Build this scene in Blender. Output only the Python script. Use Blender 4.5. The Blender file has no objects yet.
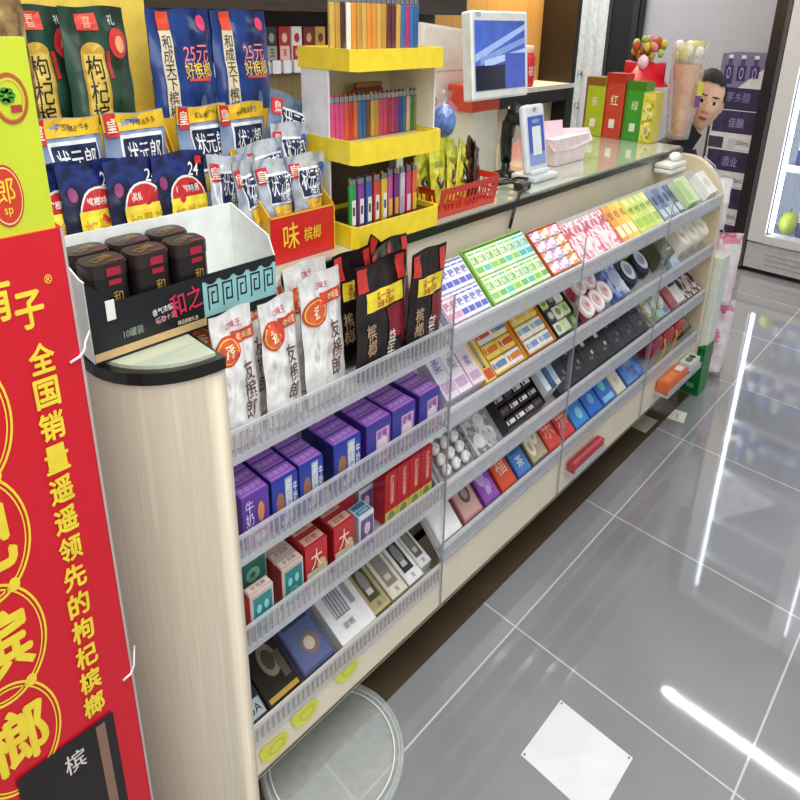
import bpy, bmesh, math, random
from mathutils import Matrix, Vector
random.seed(7)
SC = bpy.context.scene
COL = SC.collection
PI = math.pi
# ---------------------------------------------------------------- plan
# The shop is laid out in metres on its own plan: u along the counter, v from the counter
# front towards the shelves behind it, z up.  The counter meets the floor grid at an oblique corner.
EU = (0.89022, 0.0)
EV = (0.24540, 0.84249)


def S(p):
    return Vector((p[0] * EU[0] + p[1] * EV[0], p[0] * EU[1] + p[1] * EV[1], p[2]))


# ---------------------------------------------------------------- materials
_m = {}


def lin(c):
    c = c / 255.0
    return c / 12.92 if c <= 0.04045 else ((c + 0.055) / 1.055) ** 2.4


def rgb(h):
    h = h.lstrip('#')
    return tuple(lin(int(h[i:i + 2], 16)) for i in (0, 2, 4)) + (1.0,)


def M(h, rough=0.45, metal=0.0, alpha=1.0, emit=0.0, var=0.08, scale=30.0, coat=0.0, spec=0.5):
    key = (h, rough, metal, alpha, emit, var, scale, coat, spec)
    if key in _m:
        return _m[key]
    m = bpy.data.materials.new('m_' + h.strip('#'))
    m.use_nodes = True
    nt = m.node_tree
    b = nt.nodes['Principled BSDF']
    b.inputs['Roughness'].default_value = rough
    b.inputs['Metallic'].default_value = metal
    b.inputs['Alpha'].default_value = alpha
    b.inputs['Coat Weight'].default_value = coat
    b.inputs['Specular IOR Level'].default_value = spec
    c = rgb(h)
    tc = nt.nodes.new('ShaderNodeTexCoord')
    n = nt.nodes.new('ShaderNodeTexNoise')
    n.inputs['Scale'].default_value = scale
    n.inputs['Detail'].default_value = 3
    r = nt.nodes.new('ShaderNodeValToRGB')
    r.color_ramp.elements[0].position = 0.3
    r.color_ramp.elements[1].position = 0.7
    r.color_ramp.elements[0].color = tuple(x * (1 - var) for x in c[:3]) + (1,)
    r.color_ramp.elements[1].color = tuple(min(1, x * (1 + var)) for x in c[:3]) + (1,)
    nt.links.new(tc.outputs['Object'], n.inputs['Vector'])
    nt.links.new(n.outputs['Fac'], r.inputs['Fac'])
    nt.links.new(r.outputs['Color'], b.inputs['Base Color'])
    if emit:
        nt.links.new(r.outputs['Color'], b.inputs['Emission Color'])
        b.inputs['Emission Strength'].default_value = emit
    _m[key] = m
    return m


def PAT(cols, scale=60.0, rough=0.4, stretch=(1, 1, 1), kind='vor', metal=0.0):
    """printed package art: a procedural patchwork of the given colours"""
    key = (tuple(cols), scale, rough, stretch, kind, metal)
    if key in _m:
        return _m[key]
    m = bpy.data.materials.new('print_' + cols[0].strip('#'))
    m.use_nodes = True
    nt = m.node_tree
    b = nt.nodes['Principled BSDF']
    b.inputs['Roughness'].default_value = rough
    b.inputs['Metallic'].default_value = metal
    tc = nt.nodes.new('ShaderNodeTexCoord')
    mp = nt.nodes.new('ShaderNodeMapping')
    mp.inputs['Scale'].default_value = stretch
    nt.links.new(tc.outputs['Object'], mp.inputs['Vector'])
    if kind == 'vor':
        v = nt.nodes.new('ShaderNodeTexVoronoi')
        v.inputs['Scale'].default_value = scale
        out = nt.nodes.new('ShaderNodeSeparateColor')
        nt.links.new(v.outputs['Color'], out.inputs['Color'])
        fac = out.outputs[0]
    else:
        v = nt.nodes.new('ShaderNodeTexNoise')
        v.inputs['Scale'].default_value = scale
        v.inputs['Detail'].default_value = 4
        fac = v.outputs['Fac']
    nt.links.new(mp.outputs['Vector'], v.inputs['Vector'])
    r = nt.nodes.new('ShaderNodeValToRGB')
    cr = r.color_ramp
    if kind == 'vor':
        cr.interpolation = 'CONSTANT'
    k = len(cols)
    lo, hi = (0.0, 1.0) if kind == 'vor' else (0.32, 0.68)
    while len(cr.elements) < k:
        cr.elements.new(0.5)
    for i, c in enumerate(cols):
        cr.elements[i].position = lo + (hi - lo) * i / (k if kind == 'vor' else max(1, k - 1))
        cr.elements[i].color = rgb(c)
    nt.links.new(fac, r.inputs['Fac'])
    nt.links.new(r.outputs['Color'], b.inputs['Base Color'])
    _m[key] = m
    return m


def CLEAR(h='#dfe6ea', a=0.22, rough=0.15, gloss=0.12):
    key = ('clear', h, a, rough, gloss)
    if key in _m:
        return _m[key]
    m = bpy.data.materials.new('acrylic_' + h.strip('#'))
    m.use_nodes = True
    nt = m.node_tree
    for n in list(nt.nodes):
        nt.nodes.remove(n)
    o = nt.nodes.new('ShaderNodeOutputMaterial')
    t = nt.nodes.new('ShaderNodeBsdfTransparent')
    d = nt.nodes.new('ShaderNodeBsdfDiffuse')
    g = nt.nodes.new('ShaderNodeBsdfGlossy')
    g.inputs['Roughness'].default_value = rough
    m1 = nt.nodes.new('ShaderNodeMixShader')
    m2 = nt.nodes.new('ShaderNodeMixShader')
    tc = nt.nodes.new('ShaderNodeTexCoord')
    ns = nt.nodes.new('ShaderNodeTexNoise')
    ns.inputs['Scale'].default_value = 40
    mr = nt.nodes.new('ShaderNodeMapRange')
    mr.inputs['To Min'].default_value = a * 0.75
    mr.inputs['To Max'].default_value = a * 1.25
    nt.links.new(tc.outputs['Object'], ns.inputs['Vector'])
    nt.links.new(ns.outputs['Fac'], mr.inputs['Value'])
    nt.links.new(mr.outputs['Result'], m1.inputs['Fac'])
    d.inputs['Color'].default_value = rgb(h)
    nt.links.new(t.outputs[0], m1.inputs[1])
    nt.links.new(d.outputs[0], m1.inputs[2])
    m2.inputs['Fac'].default_value = gloss
    nt.links.new(m1.outputs[0], m2.inputs[1])
    nt.links.new(g.outputs[0], m2.inputs[2])
    nt.links.new(m2.outputs[0], o.inputs['Surface'])
    _m[key] = m
    return m


# ---------------------------------------------------------------- text outlines
_txt = {}


def glyphs(s, line=0.95):
    k = (s, line)
    if k in _txt:
        return _txt[k]
    c = bpy.data.curves.new('glyphs', 'FONT')
    c.body = s
    c.resolution_u = 3
    c.align_x = 'CENTER'
    c.space_line = line
    c.offset = 0.006
    o = bpy.data.objects.new('glyphs', c)
    me = o.to_mesh()
    vs = [(v.co.x, v.co.y) for v in me.vertices]
    fs = [tuple(p.vertices) for p in me.polygons]
    o.to_mesh_clear()
    bpy.data.objects.remove(o)
    bpy.data.curves.remove(c)
    if not vs:
        vs, fs = [(0, 0), (1, 0), (1, 1)], []
    x0, x1 = min(v[0] for v in vs), max(v[0] for v in vs)
    y0, y1 = min(v[1] for v in vs), max(v[1] for v in vs)
    w, h = max(1e-6, x1 - x0), max(1e-6, y1 - y0)
    vs = [((v[0] - (x0 + x1) / 2) / h, (v[1] - (y0 + y1) / 2) / h) for v in vs]
    _txt[k] = (vs, fs, w / h)
    return _txt[k]


# ---------------------------------------------------------------- mesh builder
class MB:
    def __init__(self, Mx=None):
        self.v, self.f, self.mi, self.sm, self.mats = [], [], [], [], []
        self.M = Mx or Matrix()

    def slot(self, m):
        if m not in self.mats:
            self.mats.append(m)
        return self.mats.index(m)

    def add(self, vs, fs, m, smooth=False, raw=False):
        b = len(self.v)
        self.v += [self.M @ Vector(p) for p in vs]
        k = self.slot(m)
        for f in fs:
            self.f.append(tuple(b + i for i in f))
            self.mi.append(k)
            self.sm.append(smooth)

    def box(self, x0, x1, y0, y1, z0, z1, m, b=0.0, seg=1):
        if b <= 0:
            vs = [(x0, y0, z0), (x1, y0, z0), (x1, y1, z0), (x0, y1, z0), (x0, y0, z1), (x1, y0, z1), (x1, y1, z1), (x0, y1, z1)]
            self.add(vs, [(3, 2, 1, 0), (4, 5, 6, 7), (0, 1, 5, 4), (1, 2, 6, 5), (2, 3, 7, 6), (3, 0, 4, 7)], m)
            return
        bm = bmesh.new()
        bmesh.ops.create_cube(bm, size=1)
        for v in bm.verts:
            v.co = Vector(((x0 + x1) / 2 + v.co.x * (x1 - x0), (y0 + y1) / 2 + v.co.y * (y1 - y0), (z0 + z1) / 2 + v.co.z * (z1 - z0)))
        bmesh.ops.bevel(bm, geom=list(bm.edges), offset=b, segments=seg, affect='EDGES', profile=0.5)
        self.bm(bm, m, seg > 1)

    def bm(self, bm, m, smooth=False):
        bm.verts.index_update()
        self.add([v.co.copy() for v in bm.verts], [tuple(v.index for v in f.verts) for f in bm.faces], m, smooth)
        bm.free()

    def prism(self, pts, a, b, m, axis='z', smooth=False):
        """extrude a closed outline (ccw) between a and b along an axis"""
        n = len(pts)

        def P(p, t):
            return {'z': (p[0], p[1], t), 'y': (p[0], t, p[1]), 'x': (t, p[0], p[1])}[axis]
        vs = [P(p, a) for p in pts] + [P(p, b) for p in pts]
        self.add(vs, [tuple(range(n))[::-1], tuple(range(n, 2 * n))], m)
        self.add(vs, [(i, (i + 1) % n, n + (i + 1) % n, n + i) for i in range(n)], m, smooth)

    def lathe(self, prof, c, m, n=20, smooth=True, cap=True):
        vs, fs = [], []
        for r, z in prof:
            for i in range(n):
                t = 2 * PI * i / n
                vs.append((c[0] + r * math.cos(t), c[1] + r * math.sin(t), c[2] + z))
        for k in range(len(prof) - 1):
            for i in range(n):
                j = (i + 1) % n
                fs.append((k * n + i, k * n + j, (k + 1) * n + j, (k + 1) * n + i))
        self.add(vs, fs, m, smooth)
        if cap:
            k = len(prof) - 1
            b = len(vs)
            self.add(vs[:n], [tuple(range(n))[::-1]], m)
            self.add(vs[k * n:], [tuple(range(n))], m)

    def tube(self, path, r, m, n=8, cap=True):
        vs, fs = [], []
        P = [Vector(p) for p in path]
        rs = r if isinstance(r, (list, tuple)) else [r] * len(P)
        for i, p in enumerate(P):
            d = (P[min(i + 1, len(P) - 1)] - P[max(i - 1, 0)]).normalized()
            a = Vector((0, 0, 1)) if abs(d.z) < 0.9 else Vector((1, 0, 0))
            e1 = d.cross(a).normalized()
            e2 = d.cross(e1)
            for k in range(n):
                t = 2 * PI * k / n
                vs.append(p + (e1 * math.cos(t) + e2 * math.sin(t)) * rs[i])
        for i in range(len(P) - 1):
            for k in range(n):
                j = (k + 1) % n
                fs.append((i * n + k, (i + 1) * n + k, (i + 1) * n + j, i * n + j))
        if cap:
            fs += [tuple(range(n)), tuple(range((len(P) - 1) * n, len(P) * n))[::-1]]
        self.add(vs, fs, m, True)

    def ball(self, c, r, m, n=12, sq=(1, 1, 1)):
        vs, fs = [], []
        k = max(6, n // 2)
        for i in range(k + 1):
            a = PI * i / k
            for j in range(n):
                t = 2 * PI * j / n
                vs.append((c[0] + r * sq[0] * math.sin(a) * math.cos(t), c[1] + r * sq[1] * math.sin(a) * math.sin(t), c[2] + r * sq[2] * math.cos(a)))
        for i in range(k):
            for j in range(n):
                q = (j + 1) % n
                fs.append((i * n + j, (i + 1) * n + j, (i + 1) * n + q, i * n + q))
        self.add(vs, fs, m, True)

    def grid(self, fn, nu, nv, m, smooth=True, flip=False):
        vs = [fn(i / nu, j / nv) for j in range(nv + 1) for i in range(nu + 1)]
        fs = []
        for j in range(nv):
            for i in range(nu):
                a = j * (nu + 1) + i
                q = (a, a + 1, a + nu + 2, a + nu + 1)
                fs.append(q[::-1] if flip else q)
        self.add(vs, fs, m, smooth)

    # decals: fn maps plane coordinates (a,b) in metres to a point just off the surface
    def rect(self, fn, a0, b0, a1, b1, m, na=1, nb=1):
        self.grid(lambda i, j: fn(a0 + (a1 - a0) * i, b0 + (b1 - b0) * j), na, nb, m, False)

    def disc(self, fn, a, b, ra, rb, m, n=20, hole=0.0):
        o = [fn(a + ra * math.cos(2 * PI * i / n), b + rb * math.sin(2 * PI * i / n)) for i in range(n)]
        if hole:
            i_ = [fn(a + ra * hole * math.cos(2 * PI * i / n), b + rb * hole * math.sin(2 * PI * i / n)) for i in range(n)]
            self.add(o + i_, [(i, (i + 1) % n, n + (i + 1) % n, n + i) for i in range(n)], m)
        else:
            self.add(o + [fn(a, b)], [(i, (i + 1) % n, n) for i in range(n)], m)

    def text(self, fn, s, a, b, h, m, wmax=None, rot=0.0, line=0.95, sx=1.0):
        vs, fs, ar = glyphs(s, line)
        w = h * sx
        if wmax and ar * w > wmax:
            w = wmax / ar
        c, sn = math.cos(rot), math.sin(rot)
        self.add([fn(a + (x * w) * c - (y * h) * sn, b + (x * w) * sn + (y * h) * c) for x, y in vs], fs, m)

    def mesh(self, name):
        me = bpy.data.meshes.new(name)
        me.from_pydata([S(p) for p in self.v], [], self.f)
        for m in self.mats:
            me.materials.append(m)
        me.polygons.foreach_set('material_index', self.mi)
        me.polygons.foreach_set('use_smooth', self.sm)
        me.update()
        return me


def face(o, ex, ey, eps=0.0008):
    """plane decal mapping: origin o, unit axes ex, ey; lifted along ex x ey"""
    o, ex, ey = Vector(o), Vector(ex), Vector(ey)
    n = ex.cross(ey).normalized() * eps
    return lambda a, b: o + ex * a + ey * b + n


# ---------------------------------------------------------------- objects
def tags(o, label, cat, group=None, kind=None):
    if label:
        o['label'] = label
    if cat:
        o['category'] = cat
    if group:
        o['group'] = group
    if kind:
        o['kind'] = kind
    return o


def thing(name, label, cat, loc=(0, 0, 0), group=None, kind=None):
    o = bpy.data.objects.new(name, None)
    COL.objects.link(o)
    o.location = S(loc)
    o.empty_display_size = 0.05
    return tags(o, label, cat, group, kind)


def part(name, mb, parent, label=None):
    o = bpy.data.objects.new(name, mb.mesh(name))
    COL.objects.link(o)
    o.parent = parent
    if label:
        o['label'] = label
    return o


def solo(name, mb, label, cat, loc=(0, 0, 0), group=None, kind=None):
    o = bpy.data.objects.new(name, mb.mesh(name))
    COL.objects.link(o)
    o.location = S(loc)
    return tags(o, label, cat, group, kind)


def struct(name, mb, loc=(0, 0, 0)):
    o = bpy.data.objects.new(name, mb.mesh(name))
    COL.objects.link(o)
    o.location = S(loc)
    o['kind'] = 'structure'
    return o


def kids(o):
    return [c for c in bpy.data.objects if c.parent == o]


def dup(o, loc, label, group=None):
    r = o.copy()
    COL.objects.link(r)
    r.location = S(loc)
    r['label'] = label
    if group:
        r['group'] = group
    for c in kids(o):
        d = c.copy()
        COL.objects.link(d)
        d.parent = r
        for g in kids(c):
            e = g.copy()
            COL.objects.link(e)
            e.parent = d
    return r


ORD = ['first', 'second', 'third', 'fourth', 'fifth', 'sixth', 'seventh', 'eighth', 'ninth', 'tenth',
       'eleventh', 'twelfth', 'thirteenth', 'fourteenth', 'fifteenth', 'sixteenth', 'seventeenth', 'eighteenth', 'nineteenth', 'twentieth']


def ordn(i, n, a='from left'):
    if i == 0:
        return 'leftmost'
    if i == n - 1:
        return 'rightmost'
    return ORD[i] + ' ' + a


def RX(deg):
    return Matrix.Rotation(math.radians(deg), 4, 'X')


def RZ(deg):
    return Matrix.Rotation(math.radians(deg), 4, 'Z')


def RY(deg):
    return Matrix.Rotation(math.radians(deg), 4, 'Y')


WHITE = '#f2f2ee'
# ================================================================ camera
def camera():
    cd = bpy.data.cameras.new('camera')
    cam = bpy.data.objects.new('camera', cd)
    COL.objects.link(cam)
    yaw, pitch, roll = 0.61955, 0.43763, 0.01864
    f = Vector((math.cos(yaw) * math.cos(pitch), math.sin(yaw) * math.cos(pitch), -math.sin(pitch)))
    r = f.cross(Vector((0, 0, 1))).normalized()
    u = r.cross(f)
    c, s = math.cos(roll), math.sin(roll)
    r2, u2 = r * c + u * s, u * c - r * s
    m = Matrix((r2, u2, -f)).transposed().to_4x4()
    m.translation = Vector((-0.2448, -0.8433, 1.4412))
    cam.matrix_world = m
    cd.sensor_width = 36
    cd.lens = 817.3 / 800 * 36
    cd.clip_start = 0.02
    SC.camera = cam


camera()


# ================================================================ light
def area(name, loc, sx, sy, power, color=(1, 1, 1), rot=(0, 0, 0)):
    l = bpy.data.lights.new(name, 'AREA')
    l.shape = 'RECTANGLE'
    l.size, l.size_y = sx, sy
    l.energy = power
    l.color = color
    o = bpy.data.objects.new(name, l)
    COL.objects.link(o)
    o.location = S(loc)
    o.rotation_euler = rot
    return o


area('ceiling_fill', (0.6, -0.9, 2.75), 2.2, 1.6, 54, (1, .985, .96))  # unseen broad fill above the camera, added for overall brightness
area('ceiling_fill', (1.9, 1.0, 2.75), 1.4, 0.9, 22, (1, .97, .92))  # added fill over the counter, placed where the floor does not mirror it
area('ceiling_fill', (3.7, 2.0, 2.75), 1.0, 0.8, 24, (1, .98, .95))  # added fill to lift the dim far half of the room
area('ceiling_fill', (5.3, 2.3, 2.75), 0.8, 0.7, 36, (1, .99, .98))  # added fill to brighten the far wall
area('ceiling_tube_lamp', (4.87, -0.75, 2.78), 0.03, 1.6, 20, (1, 1, 1), (0, 0, -0.28))
area('aisle_fill', (0.2, -2.9, 2.1), 2.0, 1.0, 24, (1, .99, .97), (math.radians(68), 0, 0))  # unseen frontal fill behind the camera, added to brighten the counter front
area('cabinet_strip_lamp', (4.3, 1.7, 1.95), 0.7, 0.2, 13, (1, .80, .46))
w = bpy.data.worlds.new('world')
SC.world = w
w.use_nodes = True
w.node_tree.nodes['Background'].inputs[0].default_value = (0.95, 0.97, 1.0, 1)
w.node_tree.nodes['Background'].inputs[1].default_value = 0.58
SC.view_settings.view_transform = 'Standard'
SC.view_settings.look = 'None'
SC.view_settings.exposure = 0.0


# ================================================================ setting
def floor():
    m = bpy.data.materials.new('polished_floor_tile')
    m.use_nodes = True
    nt = m.node_tree
    b = nt.nodes['Principled BSDF']
    uv = nt.nodes.new('ShaderNodeUVMap')
    uv.uv_map = 'plan'
    sep = nt.nodes.new('ShaderNodeSeparateXYZ')
    nt.links.new(uv.outputs[0], sep.inputs[0])

    def math_(op, a, bb):
        n = nt.nodes.new('ShaderNodeMath')
        n.operation = op
        for i, v in enumerate((a, bb)):
            if isinstance(v, (int, float)):
                n.inputs[i].default_value = v
            elif v is not None:
                nt.links.new(v, n.inputs[i])
        return n.outputs[0]

    def line(src, off, size, wd):
        t = math_('DIVIDE', math_('SUBTRACT', src, off), size)
        t = math_('ABSOLUTE', math_('SUBTRACT', math_('FRACT', math_('ADD', t, 0.5), None), 0.5), None)
        return math_('LESS_THAN', t, wd / size / 2)
    g = math_('MAXIMUM', line(sep.outputs[0], 1.515, 0.744, 0.006), line(sep.outputs[1], -0.138, 0.724, 0.006))
    n = nt.nodes.new('ShaderNodeTexNoise')
    n.inputs['Scale'].default_value = 2.2
    n.inputs['Detail'].default_value = 6
    nt.links.new(uv.outputs[0], n.inputs['Vector'])
    r = nt.nodes.new('ShaderNodeValToRGB')
    r.color_ramp.elements[0].position, r.color_ramp.elements[1].position = 0.3, 0.75
    r.color_ramp.elements[0].color = rgb('#87888c')
    r.color_ramp.elements[1].color = rgb('#949599')
    nt.links.new(n.outputs['Fac'], r.inputs['Fac'])
    mx = nt.nodes.new('ShaderNodeMix')
    mx.data_type = 'RGBA'
    nt.links.new(g, mx.inputs['Factor'])
    nt.links.new(r.outputs['Color'], mx.inputs['A'])
    mx.inputs['B'].default_value = rgb('#c9cacd')
    nt.links.new(mx.outputs['Result'], b.inputs['Base Color'])
    b.inputs['Roughness'].default_value = 0.045
    b.inputs['Specular IOR Level'].default_value = 0.75
    b.inputs['Coat Weight'].default_value = 0.35
    b.inputs['Coat Roughness'].default_value = 0.02
    mb = MB()
    x0, x1, y0, y1 = -2.2, 6.6, -3.6, 3.05
    mb.add([(x0, y0, 0), (x1, y0, 0), (x1, y1, 0), (x0, y1, 0)], [(0, 1, 2, 3)], m)
    o = struct('floor', mb)
    u = o.data.uv_layers.new(name='plan')
    for i, c in enumerate([(x0, y0), (x1, y0), (x1, y1), (x0, y1)]):
        u.data[i].uv = c


floor()
mb = MB()
mb.box(-2.2, 6.6, -3.6, 3.05, 2.85, 2.9, M('#e9e9e6', .8))
struct('ceiling', mb)
mb = MB()
mb.box(-2.2, 6.6, 3.0, 3.06, 0, 2.85, M('#c9c4ba', .7))
struct('wall_back', mb)
mb = MB()
mb.box(6.5, 6.58, -3.6, 3.0, 0, 2.85, M('#aeadb1', .6, var=.04, scale=3))
struct('wall_far', mb)
# dark door leaf and frame in the far wall
mb = MB()
mb.box(6.43, 6.5, 1.93, 2.25, 0, 2.4, M('#17171c', .25))
mb.box(6.42, 6.43, 1.96, 2.02, 0, 2.4, M('#2a2a31', .3))
struct('door_1', mb)
mb = MB()
mb.box(5.92, 5.94, .955, .968, 0, 1.06, M('#2d2d33', .4))
struct('trim_1', mb)
# clear strip curtain beside the dark door
mb = MB()
mw = PAT(['#d3dad9', '#c3cccd', '#dcdfde', '#cfcbc8', '#bcc5c6'], 14, .25, (1, 3, 1), 'noise')
for i in range(4):
    y = 2.27 + i * .115
    mb.grid(lambda a, b, y=y: (6.4 - .02 * math.sin(a * PI), y + a * .125, .02 + 2.1 * b), 5, 8, mw)
for z, s in ((.82, '12'), (1.06, '14')):
    mb.text(face((6.37, 2.7, z), (0, -1, 0), (0, 0, 1), .003), s, .2, 0, .05, M('#3b4a4d'))
tg = solo('strip_curtain', mb, 'pale translucent strip curtain hanging beside the dark door frame', 'curtain')


# ================================================================ the counter
CREAM = M('#e3d9c2', .42, var=.035, scale=9)
CREAMW = PAT(['#cfc3aa', '#d9cfb9', '#d3c8b1', '#ded5c1'], 3.0, .4, (26, 26, .6), 'noise')
BLACK = M('#141412', .25)
ACR = CLEAR('#d9dbe0', .34, .12, .1)
ACRD = CLEAR('#d3d6dc', .5, .2, .1)
XL, XM, XR = 0.56, 1.257, 3.40
counter = thing('shop_counter', 'long cream laminate shop counter with sloping acrylic shelves on its front', 'counter', (0.37, 0, 0))
OC = Vector((0.37, 0, 0))


def cm():
    return MB(Matrix.Translation(-OC))


# rounded end column
mb = cm()
arc = [(XL, 0.0)] + [(0.52 - .15 + .15 * 1 - .0, 0.0)]
pts = [(XL, .30), (XL, 0.0), (.54, 0.0)]
R_ = .17
for i in range(11):
    t = -PI / 2 - (PI / 2) * i / 10
    pts.append((.54 + R_ * math.cos(t), R_ + R_ * math.sin(t)))
pts += [(.37, .95), (XL, .95)]
mb.prism(pts[::-1], 0, .975, CREAMW, 'z', True)
part('end_column', mb, counter)
# body behind the shelves
mb = cm()
mb.box(XL, XR, .265, .95, 0.13, .975, CREAM)
part('back_panel', mb, counter)
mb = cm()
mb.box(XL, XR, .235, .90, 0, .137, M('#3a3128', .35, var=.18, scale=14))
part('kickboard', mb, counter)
mb = cm()
mb.add([(XL, .0, .137), (XR, .0, .137), (XR, .007, .262), (XL, .007, .262)], [(0, 1, 2, 3)], CREAM)
mb.box(XL, XR, .0, .26, .130, .137, CREAM)
mb.box(XL, XR, .0, .02, .132, .142, M('#b9ad95', .4))
part('base_panel', mb, counter)
# far end panel with rounded top corner
mb = cm()
pf = [(0.95, .137), (0.95, 0.975)] + [(.2 - .2 * math.sin(PI / 2 * i / 8), .775 + .2 * math.cos(PI / 2 * i / 8)) for i in range(9)] + [(0, .137)]
mb.prism(pf, XR, XR + .05, M('#e4d6b4', .4, var=.03), 'x')
part('end_panel', mb, counter)
# dark floor border running under the counter overhang
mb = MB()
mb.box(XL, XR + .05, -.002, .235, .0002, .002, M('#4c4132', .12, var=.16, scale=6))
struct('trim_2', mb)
mb = MB()
mb.box(-.075, .075, -.045, .045, 0, .001, M('#b4ac97', .5))
solo('floor_label', mb, 'small pale label stuck on the dark floor border near the far end', 'label', (2.99, .065, .0022))

# worktop: pale green glass with a black edge
TOPG = M('#c3cdb7', .06, var=.06, scale=4, coat=.6)
top = thing('glass_worktop', 'pale green glass worktop with black edging covering the whole counter', 'worktop', (.37, .0, .975))
OT = Vector((.37, 0, .975))
outline = [(XL, .25), (XL, -.004), (.54, -.004)]
for i in range(11):
    t = -PI / 2 - (PI / 2) * i / 10
    outline.append((.54 + .174 * math.cos(t), .17 + .174 * math.sin(t)))
outline += [(.366, .95), (XR + .05, .95), (XR + .05, .25)]
outline = outline[::-1]
mb = MB(Matrix.Translation(-OT))
mb.prism(outline, .976, .994, BLACK, 'z')
part('black_edge', mb, top)
mb = MB(Matrix.Translation(-OT))
ins = [(XL - .012, .26), (XL - .012, .012), (.54, .012)]
for i in range(11):
    t = -PI / 2 - (PI / 2) * i / 10
    ins.append((.54 + .158 * math.cos(t), .17 + .158 * math.sin(t)))
ins += [(.382, .945), (XR + .045, .945), (XR + .045, .262)]
mb.prism(ins[::-1], .994, .9995, TOPG, 'z')
part('glass_sheet', mb, top)

# shelves, left flat section and right sloping section
TH = 35.0
TIERZ = [.81, .62, .435, .262]
for k, z in enumerate(TIERZ):
    # left
    mb = cm()
    if k < 3:
        mb.box(XL, XM - .004, .012, .262, z, z + .006, ACRD)
    else:
        a = math.radians(17)
        mb.add([(XL, .01, z - .04), (XM - .004, .01, z - .04), (XM - .004, .25, z - .04 + .24 * math.tan(a)), (XL, .25, z - .04 + .24 * math.tan(a))], [(0, 1, 2, 3)], ACRD)
    s = part('shelf', mb, counter)
    rl = cm()
    zb = z if k < 3 else z - .055
    hh = .058 if k < 3 else .05
    rl.box(XL, XM - .006, .0, .006, zb, zb + .014, ACRD)
    rl.box(XL, XM - .006, .0, .006, zb + hh - .006, zb + hh, ACRD)
    rl.box(XL, XM - .006, .001, .003, zb + .014, zb + hh - .006, CLEAR('#d5d6da', .12))
    n = 44
    for i in range(n):
        x = XL + .008 + (XM - XL - .02) * i / (n - 1)
        rl.box(x, x + .004, .0, .005, zb + .014, zb + hh - .006, CLEAR('#c4c1c8', .5, .2, .06))
    part('shelf_rail', rl, s)
    # right
    mb = cm()
    t = math.tan(math.radians(TH))
    y1 = .165
    mb.add([(XM + .004, .008, z + .008), (XR, .008, z + .008), (XR, y1, z + .008 + t * (y1 - .008)), (XM + .004, y1, z + .008 + t * (y1 - .008))], [(0, 1, 2, 3)], ACRD)
    s = part('shelf', mb, counter)
    mb = cm()
    mb.box(XM + .006, XR, .0, .007, z, z + .044, CLEAR('#dddfe4', .4, .15, .1))
    mb.box(XM + .006, XR, -.002, .0085, z + .038, z + .046, CLEAR('#e3e5e9', .7, .1, .12))
    mb.box(XM + .006, XR, -.002, .009, z, z + .008, CLEAR('#bfc2ca', .75, .1, .12))
    part('shelf_lip', mb, s)
# uprights
for x in (XM, 1.975, 2.73):
    mb = cm()
    mb.box(x - .0022, x + .0022, -.006, -.0021, .14, .93, CLEAR('#a3a7ab', .62, .1, .2))
    mb.box(x - .003, x + .003, -.0035, .011, .14, .93, CLEAR('#d8dde2', .1, .05, .05))
    part('divider', mb, counter)

# ================================================================ products on the counter shelves
def prints(mb, w, d, h, spec, mats_default=None):
    """spec rows: (face letter, kind, ...) on a box with front y=0, x centred"""
    F = {'F': face((-w / 2, 0, 0), (1, 0, 0), (0, 0, 1)), 'T': face((-w / 2, 0, h), (1, 0, 0), (0, 1, 0)),
         'L': face((-w / 2, d, 0), (0, -1, 0), (0, 0, 1)), 'R': face((w / 2, 0, 0), (0, 1, 0), (0, 0, 1))}
    D = {'F': (w, h), 'T': (w, d), 'L': (d, h), 'R': (d, h)}
    for n, s in enumerate(spec):
        f, (A, B) = lift_fn(F[s[0]], .00018 * n), D[s[0]]
        k = s[1]
        if k == 'r':
            mb.rect(f, s[2] * A, s[3] * B, s[4] * A, s[5] * B, s[6])
        elif k == 'e':
            mb.disc(f, s[2] * A, s[3] * B, s[4] * A, s[5] * B, s[6], 18, s[7] if len(s) > 7 else 0)
        elif k == 't':
            mb.text(f, s[2], s[3] * A, s[4] * B, s[5] * B, s[6], wmax=(s[7] * A if len(s) > 7 else A * .92), rot=(s[8] if len(s) > 8 else 0))


def lift_fn(f, e):
    o = f(0, 0)
    n = (f(1, 0) - o).cross(f(0, 1) - o).normalized() * e
    return lambda a, b: f(a, b) + n


def carton(w, d, h, body, spec=(), Mx=None, b=.0012):
    mb = MB(Mx)
    mb.box(-w / 2, w / 2, 0, d, 0, h, body, b)
    prints(mb, w, d, h, spec)
    return mb


# ---- tier 2 left: purple biscuit boxes, seven stacks three deep
PUR, PURT, BLU = M('#5d3a9c', .35), M('#a05fd0', .35), M('#2b3d9e', .35)
PINK, CRM, BRN = M('#d9a0c4', .4), M('#e8e2d0', .4), M('#8a4b2e', .4)
WH = M('#f4f4f2', .4)
GOLD = M('#c9a24a', .3, .4)
RED = M('#c81f26', .35)
TXT_W = M('#f7f7f5', .5)


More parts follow.
